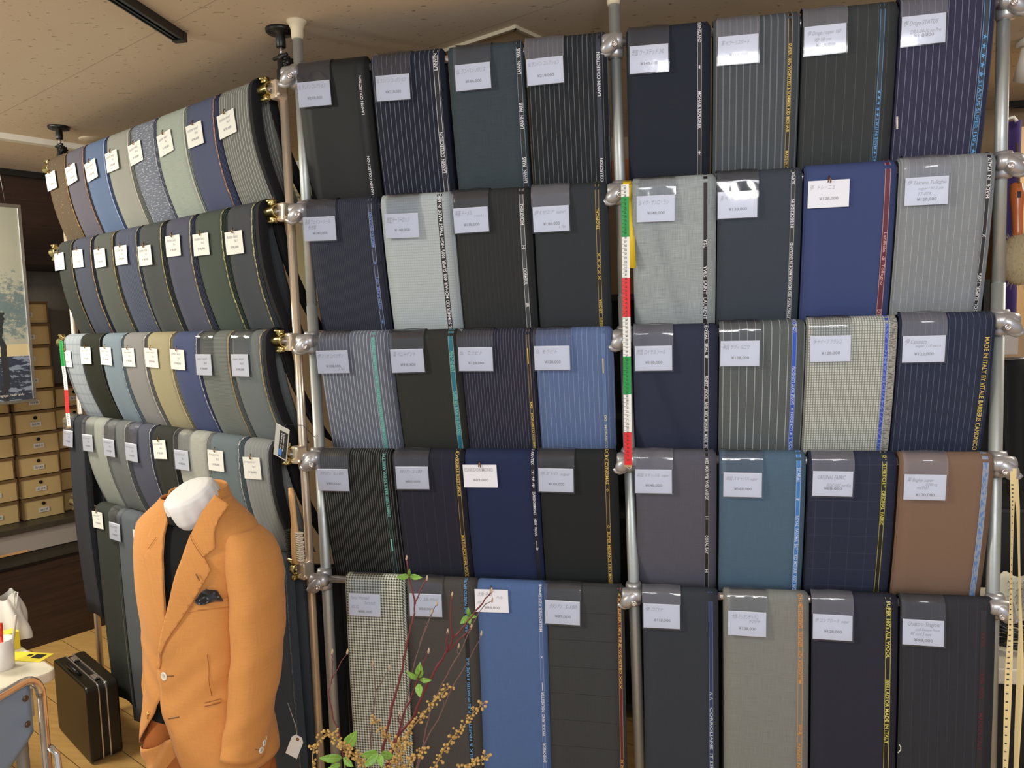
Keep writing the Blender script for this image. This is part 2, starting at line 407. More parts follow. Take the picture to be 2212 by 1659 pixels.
bm = BM(); bx(bm, (0, 0.22, 0.205), (1.16, 0.46, 0.03)); obj('top', bm, wood_mat('cab_top', (46, 42, 34), (66, 60, 48), (3, 14, 1), None, 0.45), t, smooth=False, bevel=0.003)
bm = BM(); bx(bm, (-0.585, 0.22, 0.11), (0.02, 0.44, 0.218)); bx(bm, (0.57, 0.22, 0.095), (0.02, 0.44, 0.188)); bx(bm, (0, 0.24, 0.008), (1.14, 0.42, 0.012)); obj('carcass', bm, Mw, t, smooth=False)
bm = BM(); bx(bm, (0.03, 0.015, 0.135), (1.04, 0.02, 0.105)); dr = obj('drawer', bm, plain('drawer_grey', (150, 146, 142), 0.5), t, smooth=False, bevel=0.002, label='light grey drawer front')
bm = BM(); bx(bm, (0.04, 0.004, 0.090), (0.17, 0.004, 0.012)); obj('tape_strip', bm, plain('tan_tape', (196, 156, 104), 0.6), dr, smooth=False)
bm = BM(); bx(bm, (0.03, 0.03, 0.046), (1.04, 0.02, 0.06)); obj('drawer', bm, plain('drawer_dark', (52, 50, 42), 0.5), t, smooth=False, bevel=0.002, label='dark lower drawer front')
# brown post at the left edge
bm = BM(); p = at_z(10, 1440, 0.3); bx(bm, (WP(-0.62, 0.16, 0)).to_tuple()[:2]+(0.37,), (0.16, 0.10, 0.74), AW)
tag(obj('wooden_post', bm, wood_mat('red_wood', (92, 48, 24), (120, 66, 34), (3, 3, 18), None, 0.4), smooth=False, bevel=0.004), 'reddish brown wooden end post at the far left behind the table', 'post')

# framed landscape poster hung in front of the boxes
a1, zt = onW(45, 443, 0.30); a2, zb = onW(76, 868, 0.30)
a1 = (a1+a2)/2
PW = 0.72
t = thing('framed_poster', 'framed poster of a tree by a river hanging at the far left', 'poster', WP(a1-PW/2, 0.30, zb), AW)
PH = zt-zb; fr = metal_mat('frame_silver', (205, 205, 200), 0.3)
bm = BM()
for x, z, sx, sz in ((0, 0.008, PW, 0.016), (0, PH-0.008, PW, 0.016), (-PW/2+0.008, PH/2, 0.016, PH-0.032), (PW/2-0.008, PH/2, 0.016, PH-0.032)): bx(bm, (x, 0, z), (sx, 0.022, sz))
obj('frame', bm, fr, t, smooth=False, bevel=0.002)
N = NT('poster_print'); tc = N.n('ShaderNodeTexCoord').outputs['Object']
sp = N.n('ShaderNodeSeparateXYZ'); N.l(tc, sp.inputs[0]); z_ = N.math('DIVIDE', sp.outputs[2], PH)
n1 = N.noise(N.mapping(tc, (34, 34, 40)), 1.0, 8, 0.78); n2 = N.noise(N.mapping(tc, (5, 5, 5)), 1.0, 4, 0.6)
sky = N.mix(N.math('MULTIPLY', n2, 0.5), rgb((150, 152, 140)), rgb((196, 190, 168)))
# tree crown: a ragged band, with trunk
cr = N.math('ADD', N.math('MULTIPLY', N.math('ABSOLUTE', N.math('SUBTRACT', z_, 0.48)), -4.5), N.math('ADD', 0.75, N.math('MULTIPLY', N.math('SUBTRACT', n1, 0.5), 4.2)))
crm = N.math('MINIMUM', N.math('MAXIMUM', N.math('MULTIPLY', N.math('SUBTRACT', cr, 0.1), 2.2), 0.0), 0.92)
c = N.mix(crm, sky, N.mix(n1, rgb((40, 66, 76)), rgb((110, 132, 136))))
band = N.math('LESS_THAN', z_, 0.30); c = N.mix(N.math('MULTIPLY', band, N.math('GREATER_THAN', z_, 0.22)), c, rgb((196, 180, 138)))
low = N.math('LESS_THAN', z_, 0.24); n3 = N.noise(N.mapping(tc, (8, 8, 40)), 1.0, 4, 0.7)
c = N.mix(low, c, N.mix(N.math('GREATER_THAN', n3, 0.55), rgb((30, 40, 62)), rgb((120, 132, 150))))
xt = N.math('ADD', N.math('ABSOLUTE', N.math('SUBTRACT', sp.outputs[0], N.math('ADD', 0.24, N.math('MULTIPLY', N.math('SUBTRACT', z_, 0.2), N.math('SUBTRACT', n2, 0.5))))), 0.0)
c = N.mix(N.math('MULTIPLY', N.math('LESS_THAN', xt, 0.014), N.math('LESS_THAN', z_, 0.46)), c, rgb((26, 32, 38)))
N.l(c, N.b.inputs['Base Color']); N.b.inputs['Roughness'].default_value = 0.55; N.b.inputs['Coat Weight'].default_value = 1.0; N.b.inputs['Coat Roughness'].default_value = 0.03
bm = BM(); bx(bm, (0, -0.001, PH/2), (PW-0.03, 0.008, PH-0.03)); obj('print', bm, N.m, t, smooth=False)
bm = BM(); put_text(bm, 'setagaya river side', lambda p_, q_: Vector((PW/2-0.17+p_*0.12, -0.0056, 0.034+q_*0.014)), 0.2); obj('caption', bm, lab_w, t, smooth=False)
bm = BM()
for x in (-0.2, 0.3): tube(bm, [(x, 0, PH-0.005), (x-0.02, 0, CEIL-zb-0.002)], 0.0012, 6)
obj('hanging_wire', bm, fr, t)

# ------------------------------------------------------------------ racks
steel = metal_mat('galvanised_steel', (190, 196, 194), 0.38, 0.25, 0.65)
chrome = metal_mat('polished_steel', (215, 208, 204), 0.18, 0.03, 0.8)
cast = metal_mat('cast_zinc', (186, 186, 188), 0.34, 0.15, 0.6)
brass = metal_mat('yellow_zinc', (196, 180, 120), 0.22, 0.15)
rosy = metal_mat('passivated_pipe', (238, 222, 200), 0.2, 0.02, 0.6)
blackp = plain('black_plastic', (22, 23, 24), 0.35)
XA = [-0.9515, -0.0812, 0.7835]; TA = [-0.0025, -0.0181, -0.0073]
ZA = [[2.3224, 1.9604, 1.6043, 1.2766, 0.926], [2.3226, 1.9615, 1.5961, 1.2797, 0.9212], [2.327, 1.9734, 1.6119, 1.2759, 0.9278]]
def PA(i, z): return Vector((XA[i]+TA[i]*(z-0.95)-(0.006 if i == 0 else 0), 0, z))
def rack_joint(parent, c, side, m, mb, kind):
    """one clamp joining a pole (z axis) and a rod (x axis); side -1: open eye to the left, +1 to the right"""
    bm = BM(); X = Matrix.Translation(c)
    if kind == 'cast':
        # sleeve round the pole, sleeve round the rod, rounded shoulder and hooked open eye
        lathe(bm, [(0.0185, -0.030), (0.0215, -0.022), (0.0215, 0.022), (0.0185, 0.030)], 20, X @ Matrix.Translation((0, 0.012, -0.004)))
        lathe(bm, [(0.0155, -0.026), (0.0185, -0.02), (0.019, 0.012), (0.0165, 0.024)], 20, X @ Matrix.Translation((side*0.004, -0.012, 0)) @ Matrix.Rotation(PI/2, 4, 'Y'))
        r = bmesh.ops.create_uvsphere(bm, u_segments=18, v_segments=12, radius=1.0, matrix=X @ Matrix.Translation((side*0.010, -0.018, -0.010)) @ Matrix.Rotation(side*0.7, 4, 'Y') @ Matrix.Diagonal((0.030, 0.018, 0.019, 1)))
        pts = []
        for k in range(9):
            a = math.radians(-150+k*31); pts.append(Vector(c)+Vector((side*(0.024-0.017*math.cos(a)), -0.016, -0.014+0.017*math.sin(a))))
        tube(bm, pts, [0.0085]*8+[0.005], 10)
        o = obj('clamp', bm, m, parent)
        bm = BM(); lathe(bm, [(0.0075, 0), (0.0075, 0.004), (0.006, 0.005), (0.0035, 0.005), (0.0033, 0.002)], 16, X @ Matrix.Translation((-side*0.002, -0.034, -0.014)) @ Matrix.Rotation(PI/2, 4, 'X'))
        obj('bolt', bm, mb, o)
    else:
        ring = [(0.0145, -0.022), (0.0185, -0.026), (0.0165, -0.016), (0.0165, 0.012), (0.0195, 0.024), (0.0150, 0.024), (0.0140, 0.0), (0.0145, -0.022)]
        lathe(bm, ring, 20, X @ Matrix.Translation((side*0.03, -0.012, 0)) @ Matrix.Rotation(PI/2, 4, 'Y'), closed=False)
        for s in (-1, 1):
            bx(bm, Vector(c)+Vector((side*0.026, -0.016, s*0.024)), (0.022, 0.016, 0.016))
            tube(bm, [Vector(c)+Vector((side*0.014, -0.018, s*0.027)), Vector(c)+Vector((side*0.040, -0.022, s*0.029))], 0.0055, 6)
        o = obj('clamp', bm, m, parent, bevel=0.002)
        bm = BM(); bx(bm, Vector(c)+Vector((0, 0.008, -0.004)), (0.034, 0.040, 0.052)); bx(bm, Vector(c)+Vector((-side*0.018, -0.006, -0.02)), (0.018, 0.012, 0.012))
        obj('collar', bm, mb, o, smooth=False, bevel=0.006)
rackA = thing('pole_rack', 'silver floor-to-ceiling pole rack of three poles and five rods per bay', 'rack', (XA[0], 0.024, 0))
ox = Vector((-XA[0], -0.024, 0))
PY = 0.024
for i in range(3):
    top = CEIL-0.03 if i != 9 else 0
    bm = BM(); tube(bm, [PA(i, 0.01)+ox+Vector((0, PY, 0)), PA(i, 1.70)+ox+Vector((0, PY, 0))], 0.0150, 18); tube(bm, [PA(i, 1.70)+ox+Vector((0, PY, 0)), PA(i, top)+ox+Vector((0, PY, 0))], 0.0138, 18)
    obj('pole', bm, steel, rackA)
    bm = BM(); c = PA(i, CEIL)+ox+Vector((0, PY, 0)); lathe(bm, [(0.0150, -0.048), (0.0165, -0.040), (0.0170, -0.022), (0.022, -0.010), (0.0275, -0.004), (0.0275, 0)], 22, Matrix.Translation(c)); obj('ceiling_cap', bm, plain('cream_rubber', (218, 206, 176), 0.6), rackA)
    bm = BM(); c = PA(i, 0)+ox+Vector((0, PY, 0)); lathe(bm, [(0.026, 0), (0.026, 0.006), (0.018, 0.014), (0.018, 0.03)], 22, Matrix.Translation(c)); obj('foot', bm, MATS['cream_rubber'], rackA)
for j in range(5):
    for i in range(2):
        a = Vector((XA[i]+TA[i]*(ZA[i][j]-0.95), 0, ZA[i][j])); b = Vector((XA[i+1]+TA[i+1]*(ZA[i+1][j]-0.95), 0, ZA[i+1][j]))
        bm = BM(); tube(bm, [a+ox, b+ox+Vector((-0.004, 0, 0))] if i == 0 else [a+ox+Vector((0.004, 0, 0)), b+ox], 0.0105, 16); obj('rod', bm, chrome, rackA)
    for i in range(3):
        rack_joint(rackA, tuple(PA(i, ZA[i][j])+ox), 1 if i == 2 else -1, cast, chrome, 'cast')
B0 = Vector((-1.0103, 0.0296, 0)); LB = 1.54
ZB = [2.305, 1.970, 1.605, 1.279, 0.937]
rackB = thing('pole_rack', 'brassy pole rack on black tension feet running back along the left', 'rack', (B0.x, B0.y, 0), THB)
for x in (-0.036, -LB):
    bm = BM(); tube(bm, [(x+(.010 if x > -1 else 0), 0.022, 0.02), (x, 0.022, CEIL-0.15)], 0.0125, 18); obj('pole', bm, rosy, rackB)
    bm = BM(); M = Matrix.Translation((x, 0.022, CEIL))
    lathe(bm, [(0.0125, -0.050), (0.0135, -0.046), (0.0130, -0.014), (0.037, -0.011), (0.040, -0.007), (0.040, 0)], 26, M)
    for k in range(6): lathe(bm, [(.003, -.0125), (.003, -.0115)], 8, M @ Matrix.Translation((.028*math.cos(k), .028*math.sin(k), 0)))
    tp = obj('tension_head', bm, blackp, rackB)
    bm = BM(); lathe(bm, [(0.0150, -0.152), (0.0158, -0.148), (0.0158, -0.112), (0.0125, -0.106), (0.0125, -0.084), (0.008, -0.080)], 20, M)
    tube(bm, [(x, 0.022, CEIL-0.096), (x+0.026, 0.022, CEIL-0.096)], 0.006, 8)
    for k in range(8): tube(bm, [(x+0.026, 0.022+.0125*math.cos(k*PI/4), CEIL-0.096+.0125*math.sin(k*PI/4)), (x+0.035, 0.022+.0125*math.cos(k*PI/4), CEIL-0.096+.0125*math.sin(k*PI/4))], .004, 6)
    tube(bm, [(x+0.026, .022, CEIL-.096), (x+0.035, .022, CEIL-.096)], .0125, 12)
    tube(bm, [(x-0.030, 0.018, CEIL-0.075), (x+0.030, 0.018, CEIL-0.075)], 0.0052, 8); tube(bm, [(x, .022, CEIL-.084), (x, .022, CEIL-.068)], .009, 10); obj('tension_handle', bm, blackp, rackB)
    bm = BM(); tube(bm, [(x, 0.022, CEIL-0.070), (x, 0.022, CEIL-0.048)], 0.0048, 10); obj('screw', bm, chrome, tp)
    bm = BM(); lathe(bm, [(0.040, 0), (0.040, 0.006), (0.018, 0.014), (0.017, 0.04)], 22, Matrix.Translation((x, 0.022, 0))); obj('foot', bm, blackp, rackB)
for j, z in enumerate(ZB):
    bm = BM(); tube(bm, [(-LB-0.05, -0.004, z), (-0.032, -0.004, z)], 0.0105, 16); obj('rod', bm, chrome, rackB)
    rack_joint(rackB, (-0.036+.010*(1-z/2.3), -0.002, z), -1, brass, rosy, 'swivel')
    rack_joint(rackB, (-LB, -0.002, z), -1, brass, rosy, 'swivel')

# ------------------------------------------------------------------ cloth lengths
def pj(P):
    d = Vector(P)-EYE; z = d.dot(_f); return 1106+FPX*d.dot(_r)/z, 829.5-FPX*d.dot(_u)/z
class Cloth:
    """a folded length of cloth hung over a rod; local x along the rod, -y towards the room"""
    def __init__(s, org, rotz, w, rad, drop, tuck, wav=0.0012, bulge=0.006, seed=0, power=1.15, skew=0.0, btuck=None):
        s.btuck = tuck+0.012 if btuck is None else btuck
        s.org = Vector(org); s.rot = rotz; s.w = w; s.R = rad; s.drop = drop; s.tuck = tuck; s.wav = wav; s.bulge = bulge; s.power = power; s.skew = skew
        s.ph = R_.random()*6; s.W = Matrix.Translation(s.org) @ Matrix.Rotation(rotz, 4, 'Z')
        s.arc = rad*PI/2
        s.total = s.arc+drop
    def M(s, x, q, off=0.0, R=None):
        """q >= 0: distance from the top of the rod down the front; q < 0: down the back"""
        R = s.R if R is None else R; arc = R*PI/2
        sg = -1 if q >= 0 else 1; aq = abs(q)
        if aq <= arc:
            a = aq/R; return Vector((x, sg*(R+off)*math.sin(a), (R+off)*math.cos(a)))
        t = (aq-arc)/s.drop
        if sg < 0:
            y = -R + (s.tuck)*(t**s.power) - s.bulge*math.sin(PI*min(t, 1)) + s.wav*math.sin(x*38+s.ph)*t*1.5 - off
        else:
            y = R + s.btuck*(t**s.power) + off
        return Vector((x+s.skew*t, y, -s.drop*t))
    def world(s, v): return s.W @ v
    def q_of_py(s, x, py):
        lo = s.arc*0.2; hi = s.total*1.6
        f = lambda q: pj(s.world(s.M(x, q)))[1]
        for _ in range(40):
            m = (lo+hi)/2
            if f(m) < py: lo = m
            else: hi = m
        return (lo+hi)/2
    def x_of_px(s, px, py):
        q = s.q_of_py(0, py); x = 0.0
        for _ in range(6):
            a = pj(s.world(s.M(x, q)))[0]; b = pj(s.world(s.M(x+0.01, q)))[0]
            x += (px-a)/(b-a)*0.01
        return x
def sheet(c, x0, x1, R, drop, bdrop, off=0.0, uvx=0.0, n=6, fray=0.0):
    bm = BM(); arc = R*PI/2; uvl = (bm.loops.layers.uv.get("UVMap") or bm.loops.layers.uv.new("UVMap"))
    qs = [-(arc+bdrop*k/6) for k in range(6, 0, -1)] + [-arc*(1-k/5) for k in range(5)] + [arc*k/5 for k in range(5)] + [arc+drop*k/12 for k in range(13)]
    xs = [x0+(x1-x0)*i/n for i in range(n+1)]
    V = [[bm.verts.new(c.M(x, q, off, R)) for q in qs] for x in xs]
    for i in range(n):
        for j in range(len(qs)-1):
            f = bm.faces.new((V[i][j], V[i+1][j], V[i+1][j+1], V[i][j+1])); f.smooth = True
            for lp, (a, b) in zip(f.loops, ((i, j), (i+1, j), (i+1, j+1), (i, j+1))): lp[uvl].uv = (xs[a]-uvx, -qs[b]+2)
    return bm
def join(bm, other):
    me = bpy.data.meshes.new('tmp'); other.to_mesh(me); other.free(); bm.from_mesh(me); bpy.data.meshes.remove(me)
def make_cloth(org, rotz, w, mat, label, group, rad=0.026, drop=0.34, tuck=0.06, layers=5, bdrop=None, seed=0, power=1.15, bulge=0.006, skew=0.0, nm='cloth_length', step=0.004, wav=0.0012, btuck=None):
    c = Cloth(org, rotz, w, rad, drop, tuck, seed=seed, power=power, bulge=bulge, skew=skew, wav=wav, btuck=btuck)
    t = thing(nm, label, 'fabric', org, rotz, group); c.t = t
    bd = drop*0.97 if bdrop is None else bdrop
    obj('outer_layer', sheet(c, -w/2+0.004, w/2-step*1.2, rad, drop, bd, 0, -w/2), mat, t, solid=-0.0016)
    bm = BM()
    for k in range(1, layers+1):
        r = rad - k*(rad-0.0125)/(layers+0.5)
        dl = R_.uniform(-0.006, 0.003); dx0 = -R_.uniform(0.0, 0.004); dx1 = step*(k*0.45)
        d2 = drop-0.003*k+R_.uniform(-0.002, 0.002)
        s2 = sheet(c, -w/2+0.004+dx0, w/2-step*1.2+min(dx1, step*1.6), r, d2, bd-0.004*k, 0, -w/2, n=3)
        join(bm, s2)
    obj('folded_layers', bm, mat, t, solid=-0.0014)
    return c
def ribbon(c, px, wd, mat, py0, texts, tcol, th=0.72, label=None, q1=None, font_shear=0.0, slant=0.0):
    """selvedge band running down the cloth at photo column px; texts = (string, y start, y end, 'up'/'down'/'mup'/'mdown')"""
    x = c.x_of_px(px, py0); q1 = c.total*0.995 if q1 is None else q1
    rb = None
    xf = lambda q: x+slant*(q/c.total)
    if mat is not None:
        bm = BM(); q0 = -0.01
        grid(bm, lambda i, j: c.M(xf(max(0, q0+(q1-q0)*j))-wd/2+wd*i, q0+(q1-q0)*j, 0.0008), 1, 24, lambda i, j: (i, -(q0+(q1-q0)*j)+2))
        rb = obj('selvedge', bm, mat, c.t, label=label)
    if texts:
        for s_, ya, yb, dr in texts:
            bm = BM()
            qa = c.q_of_py(x, ya); qb = min(c.q_of_py(x, yb), q1); h = wd*th
            def pl(a, b):
                if 'm' in dr: b = 1-b
                if dr.endswith('down'): q = qa+(qb-qa)*a; xx = xf(q)+(b-0.5)*h
                else: q = qb-(qb-qa)*a; xx = xf(q)-(b-0.5)*h
                return c.M(xx, q, 0.0014)
            put_text(bm, s_, pl, font_shear)
            o = obj('selvedge_lettering', bm, tcol, rb or c.t, smooth=False)
CARDW = plain('card_white', (234, 237, 247), 0.55)
CARDC = plain('card_cream', (228, 229, 222), 0.6)
PIN = metal_mat('pin_brass', (150, 100, 48), 0.35)
INK = plain('stamp_ink', (158, 158, 162), 0.7); PEN = plain('pencil', (176, 176, 180), 0.7)
def price_card(c, rect, price, hand, label, group, sleeve=True, tilt=0.0, refl_tint=0.05, size=(0.092, 0.063), py_top=None, price_pos=(0.28, 0.30), ntext=None):
    l, t_, r, b = rect; W_, H_ = size
    x = c.x_of_px((l+r)/2, (t_+b)/2); q0 = c.q_of_py(x, t_)
    T = c.world(c.M(x, q0, 0.006)); Bp = c.world(c.M(x, q0+H_, 0.009 if sleeve else 0.006))
    zx = (T-Bp).normalized(); xx = (c.W.to_3x3() @ Vector((1, 0, 0))).normalized(); yy = zx.cross(xx).normalized()
    xx = yy.cross(zx).normalized()
    Rm = Matrix((xx, yy, zx)).transposed() @ Matrix.Rotation(-tilt, 3, 'Y')
    e = thing('price_card', label, 'price card', T, 0, group); e.matrix_world = Matrix.Translation(T) @ Rm.to_4x4()
    inv = e.matrix_world.inverted()
    bm = BM(); bx(bm, (0, 0, -H_/2), (W_, 0.0008, H_)); cd_ = obj('card', bm, CARDW if (sleeve or c.rot == 0) else CARDC, e, smooth=False)
    bm = BM()
    if price:
        pw = W_*0.46; ph = 0.0085
        pz = (price_pos[1], .26, .24, .13)[min(3, len(hand or []))]; put_text(bm, price, lambda a, b_: Vector((-W_/2+W_*price_pos[0]+a*pw, -0.0008, -H_+H_*pz+b_*ph)))
    obj('price_print', bm, INK, cd_, smooth=False)
    if hand:
        bm = BM()
        for k, (h_, ax, az, aw, ah) in enumerate(hand):
            put_text(bm, h_, lambda a, b_: Vector((-W_/2+W_*ax+a*W_*aw, -0.0008, -H_*az+b_*H_*ah)), 0.35)
        obj('handwriting', bm, PEN, cd_, smooth=False)
    if sleeve:
        mat = plastic_sleeve(refl_tint); mat0 = plastic_sleeve(0.02); bm = BM(); g = 0.003; w2 = W_/2+0.003
        def local(v): return inv @ c.world(v)
        # pocket front and back, side welds
        grid(bm, lambda i, j: Vector((-w2+2*w2*i, -g-0.0008*math.sin(PI*i)*math.sin(PI*j), -H_-0.003+(H_+0.003)*j)), 4, 4)
        obj('plastic_pocket', bm, mat0, e, label='clear plastic pocket'); bm = BM()
        # flap from the card up over the top of the cloth
        def flap(i, j):
            xx_ = x-w2+2*w2*i; q = q0*(1-j)-0.012*j
            return local(c.M(xx_, q, 0.0030+0.003*(1-j)+0.0012*math.sin(9*i+3*j)))
        grid(bm, flap, 6, 12)
        obj('plastic_flap', bm, mat, e, label='clear plastic flap')
    else:
        bm = BM(); tube(bm, [(0.004, -0.0035, -0.006), (0.003, -0.005, 0.001), (0.001, -0.002, 0.008), (0.0005, 0.001, 0.010)], 0.0013, 8)
        tube(bm, [(-0.002, -0.0030, -0.005), (-0.001, -0.004, 0.001), (0.0015, -0.002, 0.008)], 0.0011, 8)
        obj('pin', bm, PIN, e)
    return e

# ------------------------------------------------------------------ data: silver rack, 5 rods x 8 lengths
WHT = plain('thread_white', (225, 225, 228), 0.6); GOLD = plain('thread_gold', (214, 184, 92), 0.6); BLU = plain('thread_blue', (96, 160, 216), 0.6)
TEAL = plain('thread_teal', (120, 190, 176), 0.6); ORG = plain('thread_orange', (220, 150, 78), 0.6); CRM = plain('thread_cream', (210, 200, 160), 0.6)
RED = plain('thread_red', (96, 34, 40), 0.7); DBL = plain('thread_dim_blue', (110, 140, 205), 0.6)
rk = ribbon_mat
K = (22, 22, 24)
JC = '仏 ランバン コレクション'
